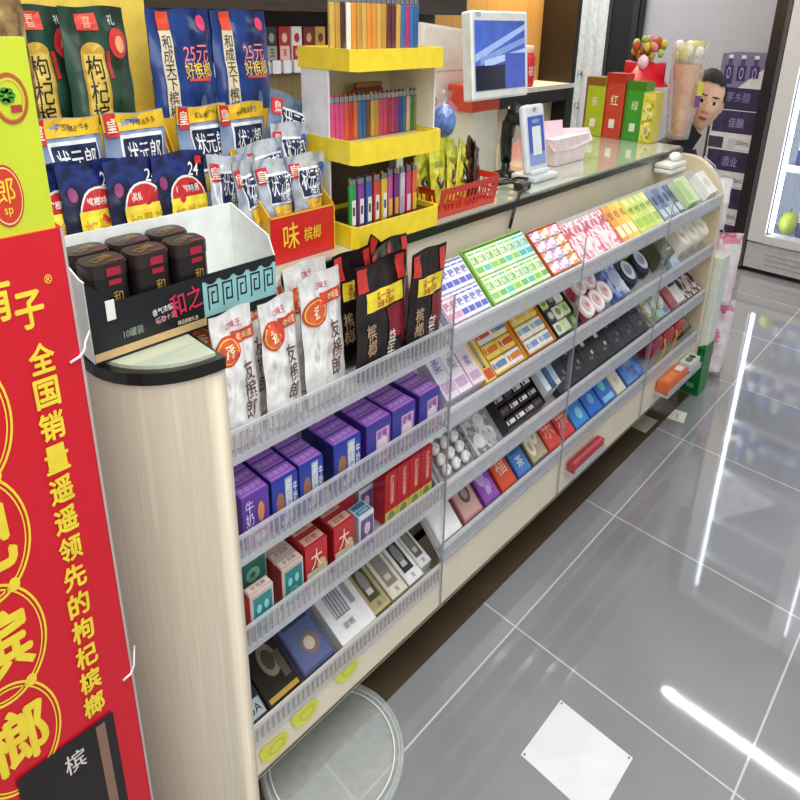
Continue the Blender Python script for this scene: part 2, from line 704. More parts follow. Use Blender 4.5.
def purple_box(kind, w):
    h, d = .100, .041
    T = [('T', 'r', .02, .04, .98, .96, PURT), ('T', 'r', .1, .1, .9, .2, M('#b58bd8', .4)), ('T', 't', '奶香饼干', .5, .55, .4, M('#d9c5ee'), .8)]
    if kind == 0:
        sp = T + [('F', 'r', .05, .0, .98, .35, M('#c98fc0', .4)), ('F', 'e', .68, .62, .16, .16, BRN), ('F', 'e', .66, .6, .12, .2, M('#c98a63')),
                  ('F', 't', '牛\n奶\n片', .25, .55, .75, M('#dccaf0'), .3), ('F', 'e', .6, .12, .2, .1, CRM)]
        mb = carton(w, d, h, PUR, sp)
    elif kind == 1:
        sp = T + [('F', 'r', .0, .0, 1, .97, BLU), ('F', 'r', .5, .05, .78, .95, M('#9db3d6', .4)), ('F', 'e', .3, .5, .16, .22, M('#9c6a55')),
                  ('F', 't', '高\n钙\n奶', .63, .52, .8, M('#f3f0d2'), .25), ('F', 't', '牛\n奶', .89, .6, .4, TXT_W, .16), ('F', 'e', .45, .1, .13, .09, M('#cfd8dd')),
                  ('L', 'r', 0, 0, 1, 1, M('#2c2f78', .35))]
        mb = carton(w, d, h, BLU, sp)
    else:
        sp = T + [('F', 'r', .0, .0, 1, .97, M('#3c3b98', .35)), ('F', 'r', .38, .06, .92, .8, PINK), ('F', 'e', .62, .45, .22, .2, M('#e6d8e8')), ('F', 'e', .7, .28, .14, .12, M('#d0503c')),
                  ('F', 't', '蓝莓', .62, .68, .17, M('#5a2f9a'), .45), ('L', 'r', 0, 0, 1, 1, M('#46309a', .35))]
        mb = carton(w, d, h, PUR, sp)
    return mb


st = [(.621, .070, 0), (.699, .071, 1), (.776, .070, 1), (.890, .088, 1), (1.000, .088, 2), (1.095, .088, 2), (1.200, .084, 2)]
desc = ['purple biscuit box with brown cookie picture', 'deep blue biscuit box with white lettering and purple top', 'deep blue biscuit box with white lettering and purple top',
        'wide blue biscuit box with white lettering and purple top', 'violet biscuit box with pink picture', 'violet biscuit box with pink picture', 'violet biscuit box with pink picture']
for i, (x, w_, k) in enumerate(st):
    src = None
    for r in range(3):
        where = ['at the front of', 'in the middle of', 'at the back of'][r]
        stack = ['the leftmost purple-topped stack', 'the second purple-topped stack from left', 'the third purple-topped stack from left', 'the middle purple-topped stack', 'the third purple-topped stack from right', 'the second purple-topped stack from right', 'the rightmost purple-topped stack'][i]
        lab = desc[i].replace(' with white lettering and purple top', '').replace(' with brown cookie picture', ' with cookie').replace(' with pink picture', '') + ' ' + where + ' ' + stack
        loc = (x, .024 + r * .0425, .6265)
        if src is None:
            src = purple_box(k, w_)
            src = solo('biscuit_box', src, lab, 'box', loc, 'purple-topped biscuit boxes on the second shelf')
        else:
            dup(src, loc, lab)

# ---- tier 3 left
TEAL = M('#2c7d7f', .35)


def card_box(w=.064, d=.03, h=.094):
    return carton(w, d, h, M('#d8b9ae', .4), [('F', 'r', .08, .04, .95, .93, M('#9fc2c0', .35)), ('F', 'r', .12, .07, .91, .9, TEAL), ('F', 'e', .35, .62, .1, .1, M('#8fd0d8')), ('F', 'e', .66, .64, .1, .1, M('#8fd0d8')), ('F', 'e', .5, .32, .24, .16, M('#5fa9a4'), .5),
                                             ('T', 'r', .05, .2, .95, .8, M('#e6ded6')), ('T', 't', '扑克牌', .5, .5, .4, M('#7a4550'), .8), ('L', 'r', 0, 0, 1, 1, M('#b5353c'))])


lb = 'teal playing card box with pale figure '
c0 = solo('playing_card_box', card_box(), lb + 'in the bottom left corner of the third shelf', 'box', (.616, .016, .4415), 'teal card boxes')
mbx = carton(.088, .03, .125, M('#a9b6a9', .4), [('F', 'r', .04, .04, .96, .96, M('#2f6f66')), ('F', 'e', .55, .7, .22, .12, M('#7cba9a'), .4), ('F', 'r', .02, .3, .08, .98, M('#cfd8d0'))])
solo('playing_card_box', mbx, 'tall green card box standing behind the leftmost teal card box', 'box', (.626, .075, .4415), 'teal card boxes')
for r in range(4):
    dup(c0, (.712, .026 + r * .032, .4415), lb + ['at the front of the second teal row', 'second in the second teal row', 'third in the second teal row', 'at the back of the second teal row'][r])
REDB = M('#c02a35', .35)


def red_box():
    return carton(.07, .042, .103, REDB, [('T', 'r', .08, .18, .95, .82, M('#e6b9a2')), ('T', 't', '红枣', .5, .5, .4, M('#b03a36'), .7), ('F', 'r', .04, .0, .96, .45, M('#c9cfae', .4)), ('F', 'e', .7, .5, .2, .12, M('#d9b78a')),
                                          ('F', 't', '大', .48, .68, .42, M('#f0d9c0'), .5), ('F', 'e', .35, .2, .15, .1, M('#9fb08a')), ('L', 'r', 0, 0, 1, 1, M('#b01f2c'))])


src = None
for s_, x in enumerate((.786, .878)):
    for r in range(3):
        lab = 'red and cream paper box ' + ['at the front of', 'in the middle of', 'at the back of'][r] + [' the red row beside teal boxes', ' the second red row'][s_]
        loc = (x, .026 + r * .0435, .4415)
        if src is None:
            src = solo('sweets_box', red_box(), lab, 'box', loc, 'red and cream boxes on the third shelf')
        else:
            dup(src, loc, lab)


def bw_box():
    return carton(.055, .05, .085, M('#d9dee6', .35), [('T', 'r', .1, .12, .9, .45, M('#3f86b4')), ('T', 'r', .1, .55, .9, .88, M('#3f86b4')), ('T', 'r', .2, .2, .8, .37, M('#9cc3d8')), ('F', 'r', .1, .05, .92, .9, M('#6a5d94')),
                                                       ('F', 'e', .52, .6, .2, .17, M('#e5c8d2')), ('F', 't', '洁', .5, .32, .2, M('#f0e6f0'), .5)])


b0 = solo('tissue_box', bw_box(), 'blue and white small box beside the red and cream boxes, nearer the rail', 'box', (.962, .03, .4415), 'blue and white boxes on the third shelf')
dup(b0, (1.03, .105, .4415), 'blue and white small box set back behind its twin near tall red boxes')
mbx = carton(.06, .055, .092, REDB, [('T', 'r', .1, .15, .9, .5, M('#c98a84')), ('T', 'r', .1, .6, .9, .9, M('#c98a84'))])
solo('sweets_box', mbx, 'plain red box tucked behind the nearer blue and white box', 'box', (.955, .11, .4415))
for i in range(4):
    x = 1.052 + .0505 * i
    sp = [('F', 'r', 0, 0, 1, .26, M('#d6cf62', .4)), ('F', 'e', .5, .13, .3, .1, M('#8aa04e')), ('F', 't', '红\n双\n喜', .55, .66, .55, M('#f0d5c2'), .3)]
    if i == 0:
        tb = solo('incense_box', carton(.049, .05, .128, M('#c41a20', .3), sp), 'tall red box with yellow base band, leftmost of four', 'box', (x + .025, .05, .4415), 'tall red boxes on the third shelf')
    else:
        dup(tb, (x + .025, .05, .4415), 'tall red box with yellow base band, ' + ['', 'second from left', 'third from left', 'rightmost'][i] + ' of four')

# ---- tier 4 left: flat packs lying on the slope
A17 = 17.0


def on17(x, y, lift=.0, rz=0):
    """flat pack frame on the bottom left slope"""
    return Matrix.Translation((0, 0, 0)) @ RX(A17) @ RZ(rz)


def z17(y):
    return .2235 + (y - .01) * math.tan(math.radians(A17))


def flat(name, label, x, y, w, l, t, body, spec, cat='pack', Mx=None, group=None, parts=()):
    mb = carton(w, l, t, body, spec, Mx or on17(x, y))
    return solo(name, mb, label, cat, (x, y + .008, z17(y + .008) + .0008), group)


DK = M('#20201f', .3)
flat('socket_pack', 'small dark pack with grey sticker lying against the column', .592, .015, .05, .16, .02, M('#2a2d38', .3), [('T', 'r', .1, .05, .9, .3, M('#a9b4ba')), ('T', 't', '5A', .5, .17, .12, DK, .6)])
flat('razor_pack', 'black and gold pack with gold front strip at the left of the bottom shelf', .668, .015, .10, .17, .028, M('#26231c', .25), [('F', 'r', .05, .1, .95, .9, M('#d9c25e', .3)), ('T', 'r', .06, .03, .94, .1, GOLD), ('T', 'e', .55, .55, .25, .25, M('#77705a'), .6), ('T', 'e', .55, .55, .14, .14, M('#3f3b34')), ('T', 'r', .7, .2, .9, .6, M('#4d4a3d'))])
flat('battery_card', 'blue-grey blister card with brown oval on the bottom shelf', .785, .02, .105, .17, .022, M('#4a557e', .3), [('T', 'r', .05, .05, .95, .95, M('#5c6892')), ('T', 'e', .58, .35, .25, .16, M('#8a6f62')), ('T', 'e', .55, .35, .15, .1, M('#c9bdb0')), ('T', 'r', .1, .7, .9, .92, M('#2e3a66'))])
flat('charger_box', 'large white box with grey grille print on the bottom shelf', .918, .012, .128, .20, .035, M('#e3e3e6', .35), [('T', 'r', .2, .3, .62, .8, M('#8b8b92'))] + [('T', 'r', .22 + .08 * i, .32, .25 + .08 * i, .78, M('#d0d0d4')) for i in range(5)] + [('T', 'r', .7, .35, .84, .9, M('#9a9aa2')), ('T', 't', '说明', .4, .17, .09, M('#77777c'), .5)])


def slim(body, win, edge):
    return [('T', 'r', .08, .05, .92, .95, edge), ('T', 'r', .16, .2, .8, .85, win), ('T', 'e', .48, .55, .22, .2, M('#8d8a85')), ('T', 'r', .3, .3, .62, .4, M('#cfcabd')), ('T', 't', '充', .5, .1, .09, M('#555'.replace('#555', '#555555')), .5)]


flat('cable_box', 'slim olive-gold box with dark window on the bottom shelf', 1.018, .02, .068, .165, .03, M('#b8ac84', .35), slim(0, M('#4a4636'), M('#a59a6c')))
flat('cable_box', 'slim cream box with grey window right of the olive-gold one', 1.092, .02, .066, .165, .03, M('#d9d2bd', .35), slim(0, M('#8b8678'), M('#ddd6c2')))
flat('cable_box', 'slim white box with black window, lower of the white pair', 1.164, .02, .066, .165, .03, M('#e6e6e8', .35), slim(0, M('#34353a'), M('#efeff0')))
flat('cable_box', 'slim white box with grey and brown window beside plain white card', 1.225, .035, .05, .15, .03, M('#e2e1e2', .35), slim(0, M('#6f6a66'), M('#e9e8e8')))

# ---- yellow-green oval stickers on the base panel
for i, (x, z) in enumerate(((.615, .172), (.715, .185), (.862, .198))):
    mb = MB()
    fy = lambda a, b: Vector((a, -.002 + (b + z - .137) / .125 * .007 - .001, b))
    YG = M('#d6d84e', .5)
    mb.disc(fy, 0, 0, .042, .022, YG, 22)
    mb.disc(lift_fn(fy, .0006), .004, .0, .026, .013, M('#c2c43c', .5), 18, .8)
    mb.disc(lift_fn(fy, .0006), -.03, .012, .018, .013, YG, 14)
    solo('oval_sticker', mb, ['leftmost', 'middle', 'rightmost'][i] + ' yellow-green leaf-shaped sticker on the cream base panel', 'sticker', (x, 0, z))


# ================================================================ stand-up pouches
def pouch(w, h, t, body, Mx=None, seed=0, wrinkle=.0022, seal=.05, back=None, pinch=0.0, top_scale=1.0):
    rnd = random.Random(seed)
    ph = [rnd.uniform(0, 6) for _ in range(6)]
    mb = MB(Mx)

    def half(sgn):
        def fn(i, j):
            a = (i - .5) * w
            b = j * h
            px = max(0.0, 1 - abs(2 * i - 1) ** 2.6) ** .7
            if j > 1 - seal:
                pz = 0.04
            else:
                q = j / (1 - seal)
                pz = (1 - .96 * max(0, (q - .35) / .65) ** 1.5) if q > .35 else 1.0
                if q < .06:
                    pz *= .82 + 3 * q
            wr = wrinkle * (math.sin(9 * i + 13 * j + ph[0]) + .7 * math.sin(21 * i - 8 * j + ph[1]) + .6 * math.sin(34 * j + 5 * i + ph[2])) * px
            side = 1 - pinch * math.sin(PI * j) + (top_scale - 1) * (max(0, j - .48) / .52)
            return Vector((a * side + .0015 * math.sin(17 * j + ph[3]), sgn * (t / 2 * px * pz + .0012) + (wr if j < 1 - seal else 0), b + .002 * math.sin(7 * i + ph[4]) * (j > .9)))
        return fn
    F, B = half(-1), half(1)
    mb.grid(F, 14, 22, body, True)
    mb.grid(B, 14, 22, back or body, True, True)
    # bottom gusset
    vs = [F(i / 14, 0) for i in range(15)] + [B(i / 14, 0) for i in range(15)]
    mb.add(vs, [(i, 15 + i, 16 + i, i + 1) for i in range(14)], back or body)
    dec = lambda a, b, e=.0012: F(min(1, max(0, a / w + .5)), min(1, max(0, b / h))) + Vector((0, -e, 0))
    return mb, dec


def up(dec, k):
    return lambda a, b: dec(a, b, .0010 + .0009 * k)


SIL = PAT(['#c9c8c6', '#efefec', '#dedddb', '#f6f6f4', '#b5b3b0'], 24, .3, (1, 1, .6), 'noise', .15)
LIDR = M('#c4412c', .4)
DBR = M('#5a3a2c', .5)


def silver_pouch(seed, w=.098, h=.205, t=.045, rz=0, lean=4):
    w, h = w * 1.1, h * 1.06
    mb, d = pouch(w, h, t, SIL, RZ(rz) @ RX(-lean), seed, .0028)
    s = w / .098
    mb.disc(up(d, 1), -.022 * s, h * .735, .027 * s, .024, LIDR, 20)
    mb.disc(up(d, 2), -.022 * s, h * .735, .0235 * s, .020, M('#e8c45a', .4), 20)
    mb.disc(up(d, 3), -.022 * s, h * .735, .021 * s, .018, M('#cf5a2e', .4), 20)
    mb.text(up(d, 4), '香', -.022 * s, h * .735, .022, M('#f7efce'), .03)
    mb.rect(up(d, 1), -.006 * s, h * .76, .046 * s, h * .85, LIDR, 8, 2)
    mb.text(up(d, 2), '老味道', .02 * s, h * .805, .012, M('#f0d9a8'), .044)
    mb.text(up(d, 1), '友\n槟\n郎', .016 * s, h * .40, h * .44, DBR, .026 * s, -.06)
    mb.text(up(d, 1), '口味王', 0, h * .905, .011, M('#c0304a'), .04)
    mb.rect(up(d, 1), -.03, h * .04, .03, h * .1, M('#d8c7b8'), 6, 1)
    return mb


G = 'silver-white snack pouches on the top left shelf'
pl = [(.560 + .055, .045, .094, .205, 8, 0, 'silver-white pouch with brown lettering standing at the left front by the column'),
      (.726, .045, .092, .200, 8, 1, 'silver-white pouch in the middle of the front row'),
      (.850, .050, .125, .215, 10, 2, 'widest silver-white pouch, beside the black bags'),
      (.615, .14, .09, .190, -20, 3, 'silver pouch mostly hidden behind the left front pouch'),
      (.690, .115, .092, .205, 6, 4, 'silver pouch peeking out between the left and middle front pouches'),
      (.865, .125, .120, .215, 4, 5, 'silver pouch right behind the widest front pouch'),
      (.775, .19, .11, .20, -5, 6, 'silver-white pouch at the back under the red betel sign')]
for x, y, w_, h_, rz, sd, lab in pl:
    solo('snack_pouch', silver_pouch(sd, w_, h_, .04, rz), lab, 'pouch', (x, y, .8195), G)

BB = PAT(['#0d0b0c', '#1a1413', '#26191a', '#120d0f'], 18, .28, (1, 1, 1), 'noise')
DR = M('#a3202a', .35)
YL = M('#e6d23a', .4)


def black_bag(seed, w=.16, h=.215, t=.05, rz=0, lean=5, ry=0):
    w, h = w * 1.06, h * 1.07
    mb, d = pouch(w, h, t, BB, RZ(rz) @ RX(-lean) @ RY(ry), seed, .002)
    mb.rect(up(d, 1), -w * .36, h * .60, w * .34, h * .76, YL, 8, 3)
    mb.text(up(d, 2), '买一送一', 0 - .002, h * .705, .016, M('#b32a22'), w * .55)
    mb.text(up(d, 2), '加量不加价', 0 - .002, h * .64, .012, M('#b32a22'), w * .55)
    mb.rect(up(d, 1), -w * .48, h * .78, -w * .3, h * .98, M('#c8382f', .4), 3, 4)
    mb.rect(up(d, 1), w * .26, h * .78, w * .44, h * .98, M('#c8382f', .4), 3, 4)
    mb.rect(up(d, 1), w * .0, h * .3, w * .4, h * .58, M('#7c1a26', .4), 6, 5)
    mb.text(up(d, 2), '槟\n榔', -w * .3, h * .36, h * .28, M('#b79a78'), .03)
    mb.text(up(d, 2), '益\n年', w * .06, h * .26, h * .24, M('#e6dccb'), .03)
    mb.text(up(d, 2), '枸\n杞', w * .33, h * .34, h * .26, M('#8d2a34'), .03)
    return mb


G = 'black and red snack bags on the top left shelf'
for x, y, w_, h_, rz, ln, ry, z, sd, lab in [
    (1.035, .050, .180, .205, 5, 1, 0, 0, 1, 'black snack bag with yellow band, nearest the silver pouches'),
    (1.182, .048, .135, .205, 4, -6, 0, 0, 2, 'black snack bag with yellow band, rightmost by the clear upright'),
    (1.115, .125, .12, .20, 22, 3, 0, 0, 3, 'black and red bag squeezed between the two front black bags'),
    (1.10, .205, .12, .17, -6, 4, 34, .03, 4, 'black bag with yellow corner tilted on its side at the back of the shelf'),
    (1.185, .150, .12, .20, 6, 4, 0, 0, 5, 'black and red bag directly behind the rightmost black bag'),
    (1.02, .13, .13, .205, 4, 4, 0, 0, 6, 'black and red bag directly behind the nearest black bag')]:
    solo('snack_bag', black_bag(sd, w_, h_, .042, rz, ln, ry), lab, 'bag', (x, y, .8195 + z), G)


# ================================================================ right sloping shelves
def slope(k, s=0.0):
    """point on shelf k of the right half, s metres up the slope"""
    a = math.radians(TH)
    return .028 + s * math.cos(a), TIERZ[k] + .0095 + (.028 - .008) * math.tan(a) + s * math.sin(a)


def onslope(rz=0):
    return RX(TH) @ RZ(rz)


def lay(name, label, k, x, w, l, t, body, spec, s=0.0, cat='pack', group=None, rz=0, lift=0.0):
    mb = carton(w, l, t, body, spec, onslope(rz), .001)
    s = max(s, (t * .574 - .015) / .819)
    y, z = slope(k, s)
    a = math.radians(TH)
    return solo(name, mb, label, cat, (x, y - lift * math.sin(a), z + lift * math.cos(a) + .0008), group)


def tray(name, label, k, x, w, l, t, mat_in, mat_out, s=0.0, cat='display box', lid=None):
    """open shallow display carton lying on the slope"""
    mb = MB(onslope())
    q = .002
    mb.box(-w / 2, w / 2, 0, l, 0, q, mat_in)
    mb.box(-w / 2, w / 2, 0, q, 0, t, mat_out)
    mb.box(-w / 2, w / 2, l - q, l, 0, t, mat_out)
    mb.box(-w / 2, -w / 2 + q, 0, l, 0, t, mat_out)
    mb.box(w / 2 - q, w / 2, 0, l, 0, t, mat_out)
    s = max(s, (t * .574 - .015) / .819)
    y, z = slope(k, s)
    return solo(name, mb, label, cat, (x, y, z + .0006))


def stick(w, l, t, base, band, ink, s='糖'):
    return [('T', 'r', .06, .02, .94, .98, base), ('T', 'r', .06, .12, .94, .34, band), ('T', 't', s, .5, .6, .32, ink, .8), ('T', 'r', .1, .84, .9, .9, band)]


def fill(k, x0, x1, s0, rows, cols, rl, t, name, what, group, mk, lift=.003, gap=.0015, cat='pack'):
    wd = (x1 - x0) / cols
    n = 0
    for r in range(rows):
        for c in range(cols):
            x = x0 + wd * (c + .5)
            y, z = slope(k, s0 + r * (rl + .002))
            a = math.radians(TH)
            rowname = '' if rows == 1 else (['lower row', 'upper row'][r] if rows == 2 else ['bottom row', 'middle row', 'top row', 'topmost row'][r])
            lab = what + ', ' + (rowname + ', ' if rowname else '') + ordn(c, cols)
            loc = (x, y - lift * math.sin(a), z + lift * math.cos(a))
            o = mk(r, c, wd - gap)
            solo(name, o, lab, cat, loc, group)
            n += 1


# tier 1: chewing gum cartons
LAV = M('#c9c9e8', .35)
DBL = M('#4a4fb4', .35)
PKW = M('#e6c4d4', .35)
tray('gum_carton', 'lavender display carton holding blue and white striped gum packs', 0, 1.372, .19, .165, .02, M('#b9bdd9', .4), M('#cfd3ee', .35))


def mk_blue(r, c, w_):
    if r == 0 and c < 2:
        return carton(w_, .074, .02, M('#ecd5df', .35), stick(0, 0, 0, M('#eadfe8'), M('#d98fae'), M('#b04a78')), onslope(), .001)
    return carton(w_, .074, .02, M('#e3e3f2', .35), stick(0, 0, 0, M('#eceaf6'), DBL, M('#3a3fa8')), onslope(), .001)


fill(0, 1.281, 1.463, .005, 2, 6, .075, .02, 'gum_pack', 'striped gum pack in the lavender carton by the clear upright', 'striped gum packs in the lavender carton', mk_blue)
tray('gum_carton', 'bright green display carton full of pale green gum packs', 0, 1.639, .322, .172, .022, M('#9ccf5a', .4), M('#7fbf3f', .35))
LG = M('#bfe08a', .35)


def mk_green(r, c, w_):
    base = M(['#d9efb6', '#e7f4d2', '#cfeec2'][c % 3], .35)
    band = M(['#7fbf45', '#5fae52', '#4fb5a0'][(c + r) % 3], .35)
    if c >= 6 and r == 1:
        base, band = M('#bfe6dc', .35), M('#3aa7a4', .35)
    return carton(w_, .077, .024, base, stick(0, 0, 0, base, band, M('#3f8f3a'), '口香'), onslope(), .001)


fill(0, 1.483, 1.795, .004, 2, 8, .078, .024, 'gum_pack', 'pale green gum pack in the bright green carton', 'pale green gum packs in the green carton', mk_green)
tray('candy_carton', 'orange display carton holding colourful rolled candies', 0, 1.905, .19, .15, .028, M('#e08a4a', .4), M('#d9662f', .4))
PP = [PAT(['#f0e3e8', '#d98fb4', '#f3d9c4', '#c96a8a'], 90), PAT(['#eadff0', '#a98ac9', '#f0ece6', '#c96fa0'], 90), PAT(['#f4e6cf', '#e08a4a', '#f2d15a', '#d65a5a'], 90)]
fill(0, 1.815, 1.997, .006, 4, 3, .034, .02, 'candy_roll', 'small printed candy roll in the orange carton', 'candy rolls in the orange carton',
     lambda r, c, w_: carton(w_, .033, .026, PP[(c + (r > 2)) % 3], [('T', 'e', .5, .5, .25, .3, M('#f2eef0'))], onslope(), .003))
PK = [PAT(['#f2dfe4', '#e0869f', '#f6eef0', '#d85f78'], 80), PAT(['#f4e9e6', '#e59aa0', '#f0c9ce'], 80)]
for i in range(5):
    lay('gum_pack', 'pink and white gum pouch right of the orange carton, ' + ordn(i, 5), 0, 2.045 + i * .064, .058, .14, .018, PK[i % 2], [('T', 't', '草莓', .5, .75, .2, M('#c23a5a'), .8), ('T', 'e', .5, .3, .3, .14, M('#f4dfe4'))], group='pink gum pouches')
OY = [M('#e8a03c', .4), M('#f0c44a', .4), M('#f2d75a', .4)]
for i in range(3):
    lay('gum_pack', ['orange', 'amber', 'yellow'][i] + ' gum pouch between the pink and yellow-green ones, ' + ordn(i, 3), 0, 2.362 + i * .052, .048, .145, .02, OY[i], [('T', 'r', .1, .1, .9, .4, M('#f6ecc9')), ('T', 't', '橙', .5, .7, .2, M('#b5502a'), .7)], group='orange gum pouches')
for i in range(4):
    lay('gum_pack', 'yellow-green gum pouch near middle of top right shelf, ' + ordn(i, 4), 0, 2.52 + i * .056, .052, .140, .024, M(['#e3e86a', '#d7e36a', '#cfe07a', '#e6ea8c'][i], .35), [('T', 'r', .1, .12, .9, .36, M('#a9cf5a')), ('T', 't', '柠檬', .5, .62, .2, M('#6a9a2c'), .8), ('T', 'e', .5, .85, .3, .07, M('#f2f3b6'))], group='yellow-green gum pouches')
for i in range(4):
    lay('gum_pack', 'slate blue and silver blister pouch at right of yellow-green ones, ' + ordn(i, 4), 0, 2.765 + i * .058, .054, .135, .020, M(['#7f93ac', '#5f7796', '#8d9cb4', '#54607e'][i], .3), [('T', 'r', .1, .1, .9, .35, M('#c9d4de')), ('T', 'e', .5, .65, .3, .16, M('#3f4f78'))], group='slate blue blister pouches')
lay('tissue_carton', 'pale green carton lying at the far end of the top right shelf', 0, 3.06, .13, .12, .04, M('#cfe3b4', .4), [('T', 'r', .05, .1, .5, .9, M('#a9d07a')), ('F', 'r', .05, .1, .6, .9, M('#b4d884'))], cat='carton')
mb = MB()
for i in range(2):
    mb.box(-.09, .09, 0, .09, i * .018, i * .018 + .016, M('#ecebe4', .6), .004)
mb.ball((.05, .045, .047), .03, M('#f3f2ee', .7), 12, (1.4, 1, .6))
mb.M = Matrix()
solo('paper_packet', mb, 'white stacked paper packets at the back of the far end of the top shelf', 'packet', (3.20, .165, .936), None)
lay('paper_packet', 'low white packet in the far corner of the top right shelf', 0, 3.30, .11, .11, .04, M('#edece6', .5), [('T', 'e', .5, .5, .3, .2, M('#d9d8d0'))], cat='packet')

# tier 2
for i, (x, c) in enumerate(((1.297, '#d9d6e4'), (1.358, '#e9e2ea'), (1.422, '#ead9e4'))):
    lay('pad_pack', 'white and lilac wrapped pack between upright and chocolate carton, ' + ordn(i, 3), 1, x, .058, .15 - .02 * i, .04 + .0 * i, M(c, .35), [('T', 'r', .1, .1, .9, .3, M('#c9a6c9')), ('T', 't', '柔', .5, .6, .25, M('#8a86b4'), .6), ('F', 'r', .0, .2, 1, .5, M('#c9c4e0'))], group='wrapped packs at the left of the second right shelf')
CHOC = M('#e6a32c', .4)
tray('chocolate_carton', 'golden yellow chocolate carton with red corner and dark stripe', 1, 1.600, .172, .145, .03, M('#8a4a24', .4), M('#e3b23c', .4))
mbx = carton(.05, .15, .03, M('#e9c454', .4), [('T', 'r', .35, .25, .6, .9, M('#3a3340')), ('T', 'r', .38, .28, .56, .86, M('#8f93a9')), ('T', 'r', .2, .03, .9, .22, M('#c8452a'))], onslope(), .001)
y, z = slope(1, 0)
solo('chocolate_box', mbx, 'closed yellow chocolate box with dark strip, left of the open cartons', 'box', (1.472 + .012, y, z + .0008))
tray('chocolate_carton', 'orange and yellow chocolate carton with white wrapped bars', 1, 1.787, .17, .15, .03, M('#c9702c', .4), M('#dd8a2a', .4))
CB = [M('#f2e6b0', .35), M('#e9d24a', .35), M('#dfe3e8', .35), M('#e8c860', .35)]


def mk_choc(r, c, w_):
    b = CB[(r + c * 2) % 4]
    return carton(w_, .043, .022, b, [('T', 'r', .08, .3, .92, .72, M(['#5f7fb4', '#d9702c', '#c8452a'][(r + c) % 3])), ('T', 't', '巧', .3, .5, .5, M('#f4f0e0'), .4)], onslope(), .004)


fill(1, 1.518, 1.682, .006, 3, 2, .045, .02, 'chocolate_bar', 'yellow wrapped chocolate bar in the golden carton', 'chocolate bars in the golden carton', mk_choc)


def mk_choc2(r, c, w_):
    return carton(w_, .043, .022, M(['#e6e6e0', '#f0ead0', '#e9d070'][r], .35), [('T', 'r', .08, .3, .92, .7, M(['#6f93c0', '#7fa0c9', '#d9a92c'][r])), ('T', 't', '白', .3, .5, .5, M('#f4f0e0'), .4)], onslope(), .004)


fill(1, 1.710, 1.868, .006, 3, 2, .045, .02, 'chocolate_bar', 'white wrapped chocolate bar in the orange carton', 'chocolate bars in the orange carton', mk_choc2)
tray('mint_carton', 'black display carton with white and green mint tubes', 1, 1.975, .17, .15, .03, M('#2a2a28', .4), M('#33322f', .4))
fill(1, 1.898, 2.05, .006, 3, 3, .045, .02, 'mint_tube', 'small mint tube in the black carton', 'mint tubes in the black carton',
     lambda r, c, w_: carton(w_, .043, .022, M(['#e4e4de', '#3a3a38', '#bfd88a'][(r + 2 * c) % 3], .35), [('T', 'e', .5, .5, .3, .3, M(['#8f9a8a', '#d0d0cc', '#6a9a3a'][(r + c) % 3]))], onslope(), .004))


def tub(mb):
    mb.lathe([(.030, 0), (.034, .034), (.034, .036)], (0, 0, 0), M('#c2415e', .35), 20)
    mb.lathe([(.037, .034), (.038, .046), (.036, .050), (.029, .050), (.027, .047), (.0, .047)], (0, 0, 0), M('#f3e9e6', .35), 20, True, False)
    f = face((0, 0, .0475), (1, 0, 0), (0, 1, 0))
    mb.disc(f, 0, 0, .02, .02, M('#e3c2b8', .4), 18)
    mb.disc(lift_fn(f, .0004), .003, .002, .011, .009, M('#c9808f', .4), 14)


n_ = 0
tubs = [(2.11, .0), (2.19, .0), (2.27, .012), (2.145, .075), (2.225, .078)]
for i, (x, s_) in enumerate(tubs):
    mb = MB(onslope(-8))
    tub(mb)
    y, z = slope(1, s_ + .036)
    solo('gum_tub', mb, ['pink tub with white round lid, front left', 'pink tub with white round lid, front middle', 'pink tub with white round lid, front right', 'pink tub with white round lid, back left', 'pink tub with white round lid, back right'][i] + ' of the five tubs', 'tub', (x, y, z + .001), 'pink gum tubs')
lay('cotton_bag', 'blue see-through wrapped bag right of the pink tubs', 1, 2.40, .11, .13, .035, PAT(['#7f94c4', '#b4c0d8', '#4f66a9', '#d0d6e2'], 50), [('T', 'e', .5, .5, .3, .25, M('#a9b6d6'))], cat='bag')


def ring_roll():
    mb = MB(onslope(10))
    mb.lathe([(.022, 0), (.055, 0), (.058, .006), (.058, .03), (.055, .036), (.022, .036)], (0, .0, 0), M('#1e2438', .3), 22, True, False)
    mb.lathe([(.022, .036), (.022, 0)], (0, 0, 0), M('#cfd4de', .4), 22, True, False)
    f = face((0, 0, .0365), (1, 0, 0), (0, 1, 0))
    mb.disc(f, 0, 0, .04, .04, M('#c9d0dc', .4), 20, .55)
    return mb


for i, (x, s_, lab) in enumerate(((2.53, .075, 'dark navy ring-shaped tape roll with pale centre, left of the pair'), (2.67, .085, 'dark navy ring-shaped tape roll with pale centre, right of the pair'))):
    y, z = slope(1, s_)
    solo('tape_roll', ring_roll(), lab, 'roll', (x, y, z + .0005), 'navy tape rolls')
lay('sponge_pack', 'bright green small pack lying between the two navy rolls', 1, 2.60, .055, .06, .05, M('#8fcf3a', .4), [('T', 'r', .2, .2, .8, .8, M('#b4e05a'))], s=.12)
lay('tea_box', 'dark olive box standing right of the navy rolls', 1, 2.835, .13, .14, .07, M('#55583f', .35), [('T', 'r', .1, .1, .9, .5, M('#63664c')), ('T', 'r', .55, .15, .9, .22, M('#c9c4a4'))])
lay('towel_pack', 'pale blue small card in front of the white rolls', 1, 2.96, .09, .07, .02, M('#b4cbe0', .4), [('T', 'r', .1, .2, .9, .8, M('#d0dfea'))])
